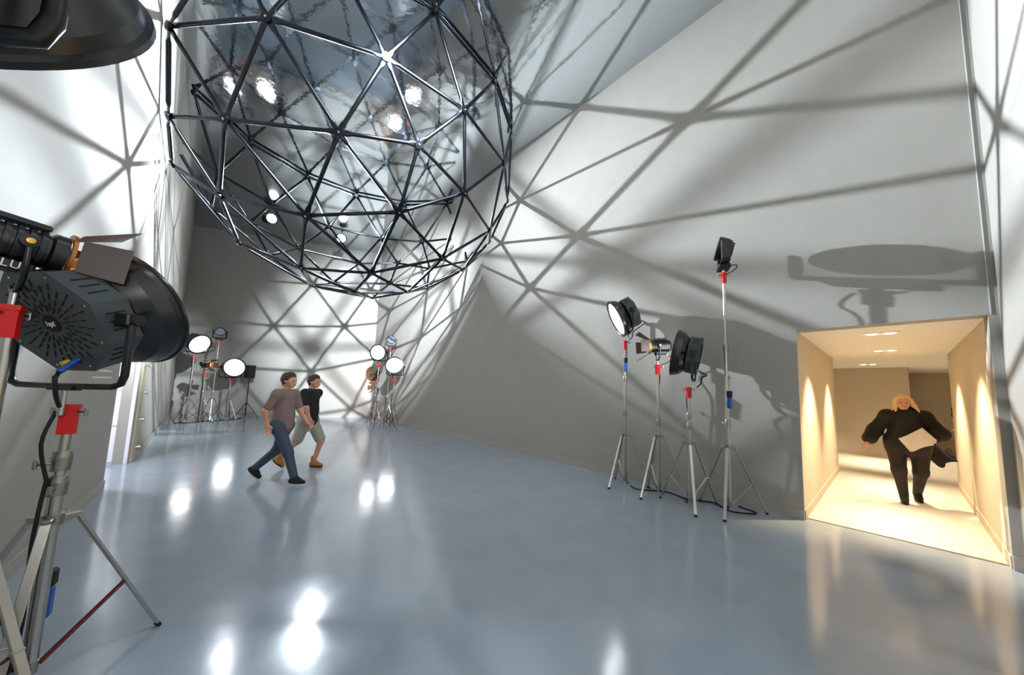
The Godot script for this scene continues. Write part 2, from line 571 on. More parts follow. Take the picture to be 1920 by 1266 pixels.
	for sgn in [-1.0, 1.0]:
		st = ST()
		var dk: Vector3 = Vector3(cos(angles[0] + 1.2), 0, sin(angles[0] + 1.2)) * sgn
		pole_knob(st, dk * 0.04 + Vector3(0, top + 0.045, 0), dk, 0.035, 0.007)
		part(st, "coupler_knob", M.alu, cp)
	return s

func aim(n: Vector3) -> Array:
	n = n.normalized()
	return [atan2(n.x, n.z), Basis(Vector3.RIGHT, -asin(n.y))]

func area(parent: Node3D, xf: Transform3D, size: Vector2, e: float, c: Color) -> void:
	var l := AreaLight3D.new()
	l.name = "lamp_light"
	l.area_size = size
	l.light_energy = e
	l.light_color = c
	l.shadow_enabled = true
	l.area_range = 40.0
	l.transform = xf * Transform3D(Basis(Vector3.UP, PI), Vector3.ZERO)
	parent.add_child(l, true)

func led_lamp(label: String, at: Vector3, n: Vector3, group: String, detail := false, energy := 0.6, size := 1.0) -> Node3D:
	var av := aim(n)
	var o := thing("led_lamp", label, "lamp", at, av[0], group)
	o.scale = Vector3.ONE * size
	var hx := Transform3D(av[1], Vector3.ZERO)
	var st := ST()
	lathe(st, hx, [Vector2(0.20, -0.01), Vector2(0.255, 0.015), Vector2(0.312, 0.075), Vector2(0.338, 0.14), Vector2(0.342, 0.168), Vector2(0.354, 0.175), Vector2(0.354, 0.19), Vector2(0.332, 0.194), Vector2(0.322, 0.184), Vector2(0.30, 0.155), Vector2(0.25, 0.145), Vector2(0.0, 0.14)], 56, false)
	part(st, "reflector", M.bowl, o)
	st = ST()
	lathe(st, hx, [Vector2(0.302, 0.155), Vector2(0.302, 0.172), Vector2(0.285, 0.18), Vector2(0.15, 0.19), Vector2(0.0, 0.194)], 48, true)
	part(st, "diffuser", M.led, o)
	st = ST()
	for k in 40:
		var a := TAU * k / 40
		box(st, hx * Transform3D(Basis(Vector3.BACK, a), Vector3(cos(a), sin(a), 0) * 0.313 + Vector3(0, 0, 0.184)), Vector3(0.016, 0.026, 0.01))
	part(st, "rim_studs", M.ledring, o).set_meta("kind", "stuff")
	# octagonal electronics housing
	var oct := []
	for k in 8:
		var a := TAU * (k + 0.5) / 8
		oct.append(Vector2(cos(a), sin(a)) * 0.285)
	st = ST()
	prism(st, oct, hx, -0.15, 0.0)
	var hs := part(st, "housing", M.housing, o)
	st = ST()
	var oct2 := []
	for v in oct:
		oct2.append(v * 1.012)
	prism(st, oct2, hx, -0.162, -0.148)
	var bp := part(st, "back_plate", M.housing, o)
	# cooling slots: radial on the back, straight on the sides
	if detail:
		var sm := ST()
		box(sm, Transform3D.IDENTITY, Vector3(0.035, 0.0055, 0.006))
		sm.generate_normals()
		var slot_mesh := sm.commit()
		for k in 30:
			for r in ([0.085, 0.135, 0.185] if k % 2 == 0 else [0.105, 0.16, 0.21]):
				var a := TAU * (k + 0.5) / 30
				put(slot_mesh, "vent_slot", M.slot, bp, hx * Transform3D(Basis(Vector3.BACK, a), Vector3(cos(a) * r, sin(a) * r, -0.162)))
		for k in 8:
			var a := TAU * k / 8
			var bs := Basis(Vector3.BACK, a)
			for j in 3:
				put(slot_mesh, "side_slot", M.slot, hs, hx * Transform3D(bs * Basis(Vector3.UP, PI / 2) * Basis.from_scale(Vector3(2.4, 1.4, 1)), bs * Vector3(0.2635, (j - 1) * 0.045, -0.075)))
	else:
		var vs := ST()
		for k in 30:
			var a := TAU * (k + 0.5) / 30
			box(vs, hx * Transform3D(Basis(Vector3.BACK, a), Vector3(cos(a) * 0.14, sin(a) * 0.14, -0.162)), Vector3(0.12, 0.0055, 0.006))
		part(vs, "vent_slots", M.slot, bp).set_meta("kind", "stuff")
		vs = ST()
		for k in 8:
			var bs := Basis(Vector3.BACK, TAU * k / 8)
			for j in 3:
				box(vs, hx * Transform3D(bs, bs * Vector3(0.2635, (j - 1) * 0.045, -0.075)), Vector3(0.006, 0.008, 0.09))
		part(vs, "side_slots", M.slot, hs).set_meta("kind", "stuff")
	st = ST()
	lathe(st, hx * Transform3D(Basis(Vector3.UP, PI), Vector3(0, 0, -0.162)), [Vector2(0.045, -0.002), Vector2(0.045, 0.004), Vector2(0.0, 0.005)], 24)
	var badge := part(st, "badge", M.slot, bp)
	if detail:
		put(letters("hpl", 0.035), "lettering", M.letter, badge, hx * Transform3D(Basis(Vector3.UP, PI), Vector3(0, 0, -0.169)))
	# screws on the plate
	st = ST()
	for k in 8:
		var a := TAU * (k + 0.5) / 8
		lathe(st, hx * Transform3D(Basis(Vector3.UP, PI), Vector3(cos(a) * 0.255, sin(a) * 0.255, -0.16)), [Vector2(0.007, 0.0), Vector2(0.006, 0.005), Vector2(0.0, 0.006)], 8)
	part(st, "screws", M.bolt, bp).set_meta("kind", "stuff")
	# yoke
	st = ST()
	var pv: Vector3 = av[1] * Vector3(0, 0, -0.07)
	var yk := []
	for p in [Vector2(-0.335, 0.03), Vector2(-0.335, -0.20), Vector2(-0.335, -0.30), Vector2(-0.32, -0.345), Vector2(-0.275, -0.362), Vector2(-0.15, -0.364), Vector2(0.15, -0.364), Vector2(0.275, -0.362), Vector2(0.32, -0.345), Vector2(0.335, -0.30), Vector2(0.335, -0.20), Vector2(0.335, 0.03)]:
		yk.append(pv + Vector3(p.x, p.y, 0))
	tube(st, yk, 0.0165, 10)
	var y := part(st, "yoke", M.black, o)
	st = ST()
	cyl(st, pv + Vector3(0, -0.385, 0), pv + Vector3(0, -0.52, 0), 0.014, 10)
	part(st, "spigot", M.steel, y)
	st = ST()
	box(st, T(pv.x, pv.y - 0.376, pv.z), Vector3(0.15, 0.022, 0.045), 0.004)
	part(st, "yoke_bracket", M.black, y)
	for s in [-1.0, 1.0]:
		st = ST()
		box(st, Transform3D(Basis.IDENTITY, pv + Vector3(0.305 * s, 0, 0)), Vector3(0.085, 0.07, 0.06), 0.008)
		part(st, "pivot_block", M.black, y)
		st = ST()
		lathe(st, Transform3D(Basis(Vector3.UP, PI / 2 * s), pv + Vector3(0.35 * s, 0, 0)), [Vector2(0.012, 0.0), Vector2(0.03, 0.004), Vector2(0.03, 0.03), Vector2(0.0, 0.032)], 12)
		part(st, "pivot_knob", M.blackmatte, y)
	# plugs and cable at the back
	st = ST()
	cyl(st, hx * Vector3(-0.04, -0.20, -0.16), hx * Vector3(-0.04, -0.235, -0.25), 0.014, 10)
	part(st, "blue_plug", M.blue, o)
	st = ST()
	cyl(st, hx * Vector3(0.02, -0.215, -0.16), hx * Vector3(0.02, -0.22, -0.19), 0.016, 10)
	part(st, "yellow_plug", M.yellow, o)
	st = ST()
	var c0 := hx * Vector3(-0.04, -0.235, -0.25)
	tube(st, curve([c0, c0 + Vector3(-0.05, -0.03, -0.04), pv + Vector3(-0.11, -0.32, -0.11), pv + Vector3(-0.10, -0.41, -0.09), pv + Vector3(-0.05, -0.47, -0.04)]), 0.009, 6)
	part(st, "cable", M.rubber, o)
	area(o, hx * T(0, 0, 0.205), Vector2(0.47, 0.47), energy, Color(0.97, 0.985, 1.0))
	return o

func letters(s: String, size: float) -> Mesh:
	var tm := TextMesh.new()
	tm.text = s
	tm.font_size = 32
	tm.pixel_size = size / 32.0
	tm.depth = 0.002
	var f := SystemFont.new()
	f.font_names = PackedStringArray(["Droid Sans"])
	tm.font = f
	return tm

func tungsten_lamp(label: String, at: Vector3, n: Vector3, group: String, energy: float, detail := false) -> Node3D:
	var av := aim(n)
	var o := thing("tungsten_lamp", label, "lamp", at, av[0], group)
	var hx := Transform3D(av[1], Vector3.ZERO)
	# ribbed body
	var prof := [Vector2(0.0, -0.20), Vector2(0.075, -0.198), Vector2(0.09, -0.18)]
	for k in 7:
		var z := -0.17 + k * 0.034
		prof.append_array([Vector2(0.098, z), Vector2(0.098, z + 0.018), Vector2(0.088, z + 0.02), Vector2(0.088, z + 0.032)])
	prof.append_array([Vector2(0.105, 0.075), Vector2(0.105, 0.12), Vector2(0.09, 0.122), Vector2(0.085, 0.085), Vector2(0.0, 0.08)])
	var st := ST()
	lathe(st, hx, prof, 28)
	part(st, "body", M.black, o)
	st = ST()
	lathe(st, hx, [Vector2(0.084, 0.086), Vector2(0.07, 0.104), Vector2(0.04, 0.116), Vector2(0.0, 0.12)], 28, true)
	part(st, "lens", M.amber, o)
	st = ST()
	lathe(st, hx, [Vector2(0.105, 0.122), Vector2(0.128, 0.124), Vector2(0.128, 0.138), Vector2(0.105, 0.14), Vector2(0.105, 0.122)], 32)
	part(st, "front_ring", M.copper, o)
	st = ST()
	box(st, hx * T(0, 0.115, -0.04), Vector3(0.07, 0.03, 0.2), 0.006)
	part(st, "top_housing", M.blackmatte, o)
	st = ST()
	box(st, hx * T(0, -0.115, -0.04), Vector3(0.12, 0.05, 0.18), 0.008)
	part(st, "switch_box", M.blackmatte, o)
	for k in 4:
		var a := TAU * k / 4
		var bs := Basis(Vector3.BACK, a)
		var spread := 0.55 if k % 2 == 0 else 0.38
		var w0 := 0.085
		var w1 := 0.15 if k % 2 == 0 else 0.10
		var l := 0.20 if k % 2 == 0 else 0.17
		var y0 := 0.118
		var z0 := 0.15
		var u := Vector3(0, sin(spread), cos(spread))
		st = ST()
		var q := [Vector3(-w0, y0, z0), Vector3(w0, y0, z0), Vector3(w1, y0, z0) + u * l, Vector3(-w1, y0, z0) + u * l]
		var nn := Vector3(0, cos(spread), -sin(spread)) * 0.002
		st.set_smooth_group(-1)
		var g := []
		for p in q:
			g.append(hx * (bs * (p + nn)))
		for p in q:
			g.append(hx * (bs * (p - nn)))
		quad(st, g[3], g[2], g[1], g[0]); quad(st, g[4], g[5], g[6], g[7])
		for i in 4:
			var j := (i + 1) % 4
			quad(st, g[i], g[j], g[j + 4], g[i + 4])
		part(st, "barn_door", M.barn, o)
	# yoke
	st = ST()
	var yk := []
	for p in [Vector2(-0.125, 0.02), Vector2(-0.13, -0.10), Vector2(-0.11, -0.18), Vector2(-0.06, -0.225), Vector2(0, -0.235), Vector2(0.06, -0.225), Vector2(0.11, -0.18), Vector2(0.13, -0.10), Vector2(0.125, 0.02)]:
		yk.append(Vector3(p.x, p.y, 0))
	tube(st, yk, 0.012, 8)
	var y := part(st, "yoke", M.black, o)
	st = ST()
	cyl(st, Vector3(0, -0.24, 0), Vector3(0, -0.31, 0), 0.014, 10)
	part(st, "spigot", M.steel, y)
	for s in [-1.0, 1.0]:
		st = ST()
		lathe(st, Transform3D(Basis(Vector3.UP, PI / 2 * s), Vector3(0.10 * s, 0, 0)), [Vector2(0.03, -0.01), Vector2(0.03, 0.045), Vector2(0.012, 0.05), Vector2(0.0, 0.05)], 16)
		var kb := part(st, "pivot_knob", M.blackmatte, y)
		st = ST()
		lathe(st, Transform3D(Basis(Vector3.UP, PI / 2 * s), Vector3(0.15 * s, 0, 0)), [Vector2(0.016, 0.0), Vector2(0.014, 0.004), Vector2(0.0, 0.005)], 12)
		part(st, "brass_cap", M.brass, kb)
	st = ST()
	tube(st, curve([hx * Vector3(0, -0.13, -0.12), hx * Vector3(0.02, -0.2, -0.2), Vector3(0.06, -0.26, -0.15), Vector3(0.03, -0.31, -0.04)]), 0.007, 6)
	part(st, "cable", M.rubber, o)
	st = ST()
	box(st, hx * T(0.03, -0.15, -0.13), Vector3(0.035, 0.045, 0.012), 0.003)
	part(st, "tag", M.yellow, o)
	if detail:
		put(letters("LU", 0.05), "lettering", M.letter, o, hx * Transform3D(Basis(Vector3.UP, -PI / 2), Vector3(-0.0615, -0.116, -0.02)))
		st = ST()
		tube(st, curve([hx * Vector3(0.105, 0.06, 0.10), hx * Vector3(0.13, -0.06, 0.12), hx * Vector3(0.10, -0.16, 0.13)]), 0.0025, 5)
		part(st, "safety_chain", M.steel, o)
	var l := SpotLight3D.new()
	l.name = "lamp_light"
	l.light_color = Color(1.0, 0.66, 0.34)
	l.light_energy = energy
	l.light_size = 0.05
	l.spot_range = 40.0
	l.spot_angle = 42.0
	l.spot_angle_attenuation = 0.5
	l.shadow_enabled = true
	l.transform = hx * Transform3D(Basis(Vector3.UP, PI), Vector3(0, 0, 0.18))
	o.add_child(l, true)
	return o

func compact_lamp(label: String, at: Vector3, n: Vector3, group: String) -> Node3D:
	var av := aim(n)
	var o := thing("compact_led_lamp", label, "lamp", at, av[0], group)
	var hx := Transform3D(av[1], Vector3.ZERO)
	var st := ST()
	lathe(st, hx, [Vector2(0.0, -0.12), Vector2(0.10, -0.118), Vector2(0.14, -0.09), Vector2(0.165, -0.02), Vector2(0.172, 0.06), Vector2(0.172, 0.085), Vector2(0.158, 0.088), Vector2(0.15, 0.06), Vector2(0.0, 0.055)], 32)
	part(st, "housing", M.black, o)
	st = ST()
	lathe(st, hx, [Vector2(0.15, 0.058), Vector2(0.15, 0.064), Vector2(0.0, 0.07)], 32)
	var ln := part(st, "lens_plate", M.ledoff, o)
	st = ST()
	for q in [[0.0, 1], [0.055, 6], [0.11, 12]]:
		for k in q[1]:
			var a: float = TAU * k / q[1]
			lathe(st, hx * Transform3D(Basis.IDENTITY, Vector3(cos(a) * q[0], sin(a) * q[0], 0.066)), [Vector2(0.022, 0.0), Vector2(0.016, 0.01), Vector2(0.0, 0.013)], 10, true)
	part(st, "led_lenses", M.bolt, ln).set_meta("kind", "stuff")
	st = ST()
	for k in 5:
		box(st, hx * T(0, -0.08 + k * 0.04, -0.115), Vector3(0.17, 0.006, 0.03))
	part(st, "cooling_fins", M.blackmatte, o).set_meta("kind", "stuff")
	for s in [-1.0, 1.0]:
		st = ST()
		box(st, T(0.205 * s, -0.08, 0), Vector3(0.035, 0.30, 0.12), 0.015)
		part(st, "yoke_arm", M.black, o)
	st = ST()
	box(st, T(0, -0.235, 0), Vector3(0.44, 0.03, 0.12), 0.01)
	box(st, T(0, -0.28, 0), Vector3(0.24, 0.06, 0.16), 0.012)
	var b := part(st, "base_box", M.blackmatte, o)
	st = ST()
	cyl(st, Vector3(0, -0.31, 0), Vector3(0, -0.37, 0), 0.018, 10)
	part(st, "spigot", M.steel, b)
	st = ST()
	tube(st, curve([Vector3(0.08, -0.28, -0.08), Vector3(0.12, -0.30, -0.15), Vector3(0.10, -0.36, -0.12), Vector3(0.03, -0.39, -0.03)]), 0.007, 6)
	part(st, "cable", M.rubber, o)
	return o

func ceiling_spot(label: String, at: Vector3, target: Vector3, energy: float, angle: float, soft_edge := 0.8, size := 0.06) -> void:
	var n := (target - at).normalized()
	var av := aim(n)
	var o := thing("ceiling_spotlight", label, "spotlight", at, av[0], "ceiling spotlights around the dome")
	var hx := Transform3D(av[1].scaled(Vector3.ONE * 1.6), Vector3.ZERO)
	var st := ST()
	lathe(st, hx, [Vector2(0.0, -0.30), Vector2(0.07, -0.298), Vector2(0.095, -0.27), Vector2(0.095, -0.05), Vector2(0.115, -0.04), Vector2(0.115, 0.05), Vector2(0.10, 0.052), Vector2(0.097, 0.01), Vector2(0.0, 0.005)], 24)
	part(st, "body", M.black, o)
	st = ST()
	lathe(st, hx, [Vector2(0.096, 0.012), Vector2(0.07, 0.022), Vector2(0.0, 0.03)], 24, true)
	part(st, "lens", M.spotlens, o)
	st = ST()
	var pv := hx * Vector3(0, 0, -0.14)
	var top := CEIL - at.y
	tube(st, [pv + Vector3(-0.19, 0, 0), pv + Vector3(-0.19, 0.16, 0), pv + Vector3(-0.14, 0.2, 0), pv + Vector3(0.14, 0.2, 0), pv + Vector3(0.19, 0.16, 0), pv + Vector3(0.19, 0, 0)], 0.014, 8)
	part(st, "yoke", M.black, o)
	st = ST()
	cyl(st, pv + Vector3(0, 0.16, 0), Vector3(pv.x, top - 0.01, pv.z), 0.014, 10)
	lathe(st, Transform3D(Basis(Vector3.RIGHT, -PI / 2), Vector3(pv.x, top - 0.02, pv.z)), [Vector2(0.014, -0.01), Vector2(0.05, 0.0), Vector2(0.05, 0.018)], 16)
	part(st, "ceiling_rod", M.black, o)
	var l := SpotLight3D.new()
	l.name = "lamp_light"
	l.light_color = Color(0.90, 0.955, 1.0)
	l.light_energy = energy
	l.light_size = size
	l.spot_range = 60.0
	l.spot_angle = angle
	l.spot_angle_attenuation = soft_edge
	l.shadow_enabled = true
	l.transform = Transform3D(av[1] * Basis(Vector3.UP, PI), hx * Vector3(0, 0, 0.08))
	o.add_child(l, true)

# ---------------------------------------------------------------- the dome
func build_dome() -> void:
	var d := thing("geodesic_dome", "large geodesic dome of dark steel tubes hanging under the mirror ceiling", "dome", DOME_C + Vector3(0, -DOME_R, 0))
	var ico := [Vector3(0, -1, 0)]
	for k in 5:
		var a := TAU * k / 5
		ico.append(Vector3(sin(a) * 0.894427, -0.447214, cos(a) * 0.894427))
	for k in 5:
		var a := TAU * (k + 0.5) / 5
		ico.append(Vector3(sin(a) * 0.894427, 0.447214, cos(a) * 0.894427))
	ico.append(Vector3(0, 1, 0))
	var faces := []
	for k in 5:
		var k1 := (k + 1) % 5
		faces.append([0, 1 + k, 1 + k1])
		faces.append([1 + k, 1 + k1, 6 + k])
		faces.append([1 + k1, 6 + k, 6 + k1])
		faces.append([6 + k, 6 + k1, 11])
	var nodes := []
	var find := {}
	var edges := {}
	for f in faces:
		var g := {}
		for i in 4:
			for j in 4 - i:
				var w := [3 - i - j, i, j]
				var p := Vector3.ZERO
				for c in 3:
					p += ico[f[c]] * (w[c] / 3.0)
				p = p.normalized()
				for c in 3:
					if w[c] == 2:   # one step from a five-way node: 18.96 degrees
						var a: Vector3 = ico[f[c]]
						var t := (p - a * p.dot(a)).normalized()
						p = a * cos(0.331) + t * sin(0.331)
				var key := Vector3i((p * 1000.0).round())
				if not find.has(key):
					find[key] = nodes.size()
					nodes.append(p)
				g[Vector2i(i, j)] = find[key]
		for q in g:
			for s in [Vector2i(1, 0), Vector2i(0, 1), Vector2i(1, -1)]:
				if g.has(q + s):
					var e := [g[q], g[q + s]]
					e.sort()
					edges[Vector2i(e[0], e[1])] = true
	var top := (CEIL - DOME_C.y) - 0.035
	var pos := []
	for p in nodes:
		var w: Vector3 = p * DOME_R * Vector3(1, 0.977, 1)
		if p.y > 0.1 and p.y < 0.3:
			w.y = minf(w.y, top)
		pos.append(w)
	var up := Vector3(0, DOME_R, 0)
	var inside := func(w: Vector3) -> bool: return w.y < top + 0.01 and w.x + DOME_C.x > -1.05 and w.x + DOME_C.x < wall_x(w.z + DOME_C.z) - 0.04
	var meshes := {}
	for e in edges:
		var a: Vector3 = pos[e.x]
		var b: Vector3 = pos[e.y]
		var ia: bool = inside.call(a)
		var ib: bool = inside.call(b)
		if not ia and not ib:
			continue
		if (ia != ib) and maxf(a.y, b.y) > top + 0.05 and absf(a.y - b.y) > 0.2:
			continue   # nothing stands above the ceiling
		if not ia:
			var sw := a
			a = b
			b = sw
		var cut := ia != ib
		if cut:
			var lo := 0.0
			var hi := 1.0
			for k in 12:
				var m := (lo + hi) * 0.5
				if inside.call(a.lerp(b, m)):
					lo = m
				else:
					hi = m
			b = a.lerp(b, lo)
		var ln := (b - a).length()
		if ln < 0.15:
			continue
		var key := "%d_%s" % [int(round(ln * 200)), cut]
		if not meshes.has(key):
			meshes[key] = strut_mesh(ln, cut)
		var y := (b - a) / ln
		var rad := ((a + b) * 0.5).normalized()
		var x := y.cross(rad).normalized()
		var z := x.cross(y)
		put(meshes[key], "strut", M.tube, d, Transform3D(Basis(x, y, z), a + up))
	var hm := ST()
	lathe(hm, Transform3D.IDENTITY, [Vector2(0.0, -0.022), Vector2(0.068, -0.02), Vector2(0.068, 0.02), Vector2(0.0, 0.022)], 16)
	hm.generate_normals()
	var hub_mesh := hm.commit()
	var bm := ST()
	prism(bm, [Vector2(0.018, 0.0), Vector2(0.009, 0.0156), Vector2(-0.009, 0.0156), Vector2(-0.018, 0.0), Vector2(-0.009, -0.0156), Vector2(0.009, -0.0156)], Transform3D.IDENTITY, 0.02, 0.036)
	cyl(bm, Vector3(0, 0, -0.055), Vector3(0, 0, 0.045), 0.009, 8)
	prism(bm, [Vector2(0.018, 0.0), Vector2(0.009, 0.0156), Vector2(-0.009, 0.0156), Vector2(-0.018, 0.0), Vector2(-0.009, -0.0156), Vector2(0.009, -0.0156)], Transform3D.IDENTITY, -0.036, -0.02)
	bm.generate_normals()
	var bolt_mesh := bm.commit()
	for w in pos:
		if inside.call(w):
			var z: Vector3 = w.normalized()
			var x := z.cross(Vector3.UP if absf(z.y) < 0.9 else Vector3.RIGHT).normalized()
			var h := put(hub_mesh, "hub", M.hub, d, Transform3D(Basis(x, z.cross(x), z), w + up))
			put(bolt_mesh, "bolt", M.bolt, h)

func strut_mesh(ln: float, cut: bool) -> ArrayMesh:
	var st := ST()
	var r := 0.033
	var secs := [[0.03, 0.045, 0.008], [0.13, 0.045, 0.008], [0.2, r, r]]
	if cut:
		secs.append([ln, r, r])
	else:
		secs.append_array([[ln - 0.2, r, r], [ln - 0.13, 0.045, 0.008], [ln - 0.03, 0.045, 0.008]])
	sg += 1
	var rings := []
	for s in secs:
		var ring := []
		for k in 10:
			var a := TAU * k / 10
			ring.append(Vector3(cos(a) * s[1], s[0], -sin(a) * s[2]))
		rings.append(ring)
	for i in rings.size() - 1:
		st.set_smooth_group(sg)
		for k in 10:
			var k2 := (k + 1) % 10
			quad(st, rings[i][k], rings[i][k2], rings[i + 1][k2], rings[i + 1][k])
	st.set_smooth_group(-1)
	var n := rings.size() - 1
	for k in range(1, 9):
		tri(st, rings[0][0], rings[0][k + 1], rings[0][k])
		tri(st, rings[n][0], rings[n][k], rings[n][k + 1])
	st.generate_normals()
	return st.commit()

# ---------------------------------------------------------------- the room
func wall_x(z: float) -> float:
	return 5.54 + (z + 17.7) / 18.5 * 0.24

func slab(st: SurfaceTool, a: Vector2, b: Vector2, y0: float, y1: float, th: float) -> void:
	# a wall from a to b (x, z); thickness th lies to the left of the walk from a to b
	var d := (b - a).normalized()
	var nrm := Vector2(d.y, -d.x) * th
	var p := [a, b, b + nrm, a + nrm]
	var c := Vector3.ZERO
	for q in p:
		c += Vector3(q.x, (y0 + y1) * 0.5, q.y) * 0.25
	st.set_smooth_group(-1)
	for i in 4:
		var q: Vector2 = p[i]
		var r: Vector2 = p[(i + 1) % 4]
		outq(st, c, Vector3(q.x, y0, q.y), Vector3(r.x, y0, r.y), Vector3(r.x, y1, r.y), Vector3(q.x, y1, q.y))
	for y in [y0, y1]:
		outq(st, c, Vector3(p[0].x, y, p[0].y), Vector3(p[1].x, y, p[1].y), Vector3(p[2].x, y, p[2].y), Vector3(p[3].x, y, p[3].y))

func build_room() -> void:
	var st := ST()
	box(st, T(1.625, -0.1, -10.0), Vector3(8.55, 0.2, 23.0))
	struct(st, "floor", M.floor)
	st = ST()
	box(st, T(2.5, CEIL + 0.075, -10.0), Vector3(9.6, 0.15, 23.0))
	struct(st, "ceiling", M.foil)
	# right wall with the corridor opening (z -0.87 .. 0.72, 2.52 m high)
	var zc0 := -0.87
	var zc1 := 0.72
	st = ST()
	slab(st, Vector2(wall_x(zc0), zc0), Vector2(wall_x(-17.7), -17.7), 0.0, CEIL, -0.22)
	slab(st, Vector2(wall_x(zc1), zc1), Vector2(wall_x(zc0), zc0), 2.52, CEIL, -0.22)
	slab(st, Vector2(wall_x(0.79), 0.79), Vector2(wall_x(zc1), zc1), 0.0, CEIL, -0.22)
	struct(st, "wall_right", M.wall)
	st = ST()
	slab(st, Vector2(wall_x(zc0) - 0.014, zc0), Vector2(wall_x(-17.6) - 0.014, -17.6), 0.0, 0.13, -0.014)
	struct(st, "baseboard_right", M.base)
	st = ST()
	box(st, T(wall_x(0.735) - 0.006, 2.52 + (CEIL - 2.52) * 0.5, 0.735), Vector3(0.006, CEIL - 2.52, 0.006))
	struct(st, "trim_1", M.bead)
	st = ST()
	box(st, T(wall_x(0.755) - 0.012, 0.065, 0.755), Vector3(0.024, 0.13, 0.07))
	struct(st, "trim_2", M.base)
	# near wall, behind and to the right of the camera
	st = ST()
	slab(st, Vector2(-1.3, 0.79), Vector2(6.0, 0.79), 0.0, CEIL, -0.2)
	struct(st, "wall_near", M.wall)
	# far wall
	st = ST()
	slab(st, Vector2(5.56, -17.65), Vector2(-1.5, -20.75), 0.0, CEIL, -0.2)
	struct(st, "wall_far", M.wall)
	st = ST()
	slab(st, Vector2(5.53, -17.64), Vector2(-1.38, -20.68), 0.0, 0.13, 0.014)
	struct(st, "baseboard_far", M.base)
	# left wall with the doorway (z -7.75 .. -9.85)
	st = ST()
	slab(st, Vector2(-1.085, -7.75), Vector2(-1.085, 0.79), 0.0, CEIL, -0.2)
	slab(st, Vector2(-1.12, -9.85), Vector2(-1.085, -7.75), 2.7, CEIL, -0.2)
	slab(st, Vector2(-1.42, -20.75), Vector2(-1.12, -9.85), 0.0, CEIL, -0.2)
	struct(st, "wall_left", M.wall)
	st = ST()
	slab(st, Vector2(-1.071, -7.75), Vector2(-1.071, 0.78), 0.0, 0.13, -0.014)
	slab(st, Vector2(-1.386, -20.6), Vector2(-1.09, -10.4), 0.0, 0.13, -0.014)
	struct(st, "baseboard_left", M.base)
	# small side room seen through the doorway
	st = ST()
	slab(st, Vector2(-1.13, -9.87), Vector2(-2.6, -9.87), 0.0, 2.8, -0.12)
	slab(st, Vector2(-2.6, -9.9), Vector2(-2.6, -7.2), 0.0, 2.8, -0.12)
	slab(st, Vector2(-2.6, -7.2), Vector2(-1.24, -7.2), 0.0, 2.8, -0.12)
	box(st, T(-1.9, 2.76, -8.55), Vector3(1.35, 0.1, 2.75))
	struct(st, "wall_side_room", M.white)
	for k in 4:
		st = ST()
		box(st, T(-1.5, 0.36 + k * 0.66, -9.86), Vector3(0.62, 0.63, 0.02), 0.004)
		struct(st, "wall_panel", M.white, get_node("wall_side_room"))
	st = ST()
	box(st, T(-1.155, 1.35, -9.83), Vector3(0.05, 2.7, 0.06), 0.005)
	struct(st, "door_1", M.white)
	st = ST()
	box(st, T(-1.12, 1.35, -10.1), Vector3(0.06, 2.7, 0.46), 0.004)
	struct(st, "trim_3", M.beige)
	for k in 5:
		st = ST()
		cyl(st, Vector3(-1.08, 0.28 + k * 0.52, -9.95), Vector3(-1.02, 0.28 + k * 0.52, -9.95), 0.02, 10)
		cyl(st, Vector3(-1.03, 0.28 + k * 0.52, -9.95), Vector3(-1.005, 0.28 + k * 0.52, -9.95), 0.034, 12)
		struct(st, "bolt", M.steel, get_node("trim_3"))
	var sl := thing("side_room_light", "round ceiling light inside the doorway in the left wall", "ceiling light", Vector3(-1.75, 2.71, -8.6))
	st = ST()
	lathe(st, Transform3D(Basis(Vector3.RIGHT, PI / 2), Vector3.ZERO), [Vector2(0.14, 0.0), Vector2(0.14, 0.03), Vector2(0.12, 0.034)], 20)
	part(st, "rim", M.white, sl)
	st = ST()
	lathe(st, Transform3D(Basis(Vector3.RIGHT, PI / 2), Vector3.ZERO), [Vector2(0.12, 0.02), Vector2(0.0, 0.032)], 20)
	part(st, "glass", M.led, sl)
	area(sl, Transform3D(Basis(Vector3.RIGHT, PI / 2), Vector3(0, -0.05, 0)), Vector2(0.22, 0.22), 7.0, Color(0.96, 0.97, 1.0))
	# small print on the left wall
	var rng := RandomNumberGenerator.new()
	rng.seed = 4
	var wl: Node3D = get_node("wall_left")
	for k in 5:
		if k == 2:
			continue
		st = ST()
		var z := -6.35
		while z > -7.25:
			var w := rng.randf_range(0.04, 0.11)
			box(st, T(-1.0845, 1.93 - k * 0.085, z - w * 0.5), Vector3(0.002, 0.022, w))
			z -= w + 0.02
		part(st, "text_line", M.text, wl).set_meta("kind", "stuff")

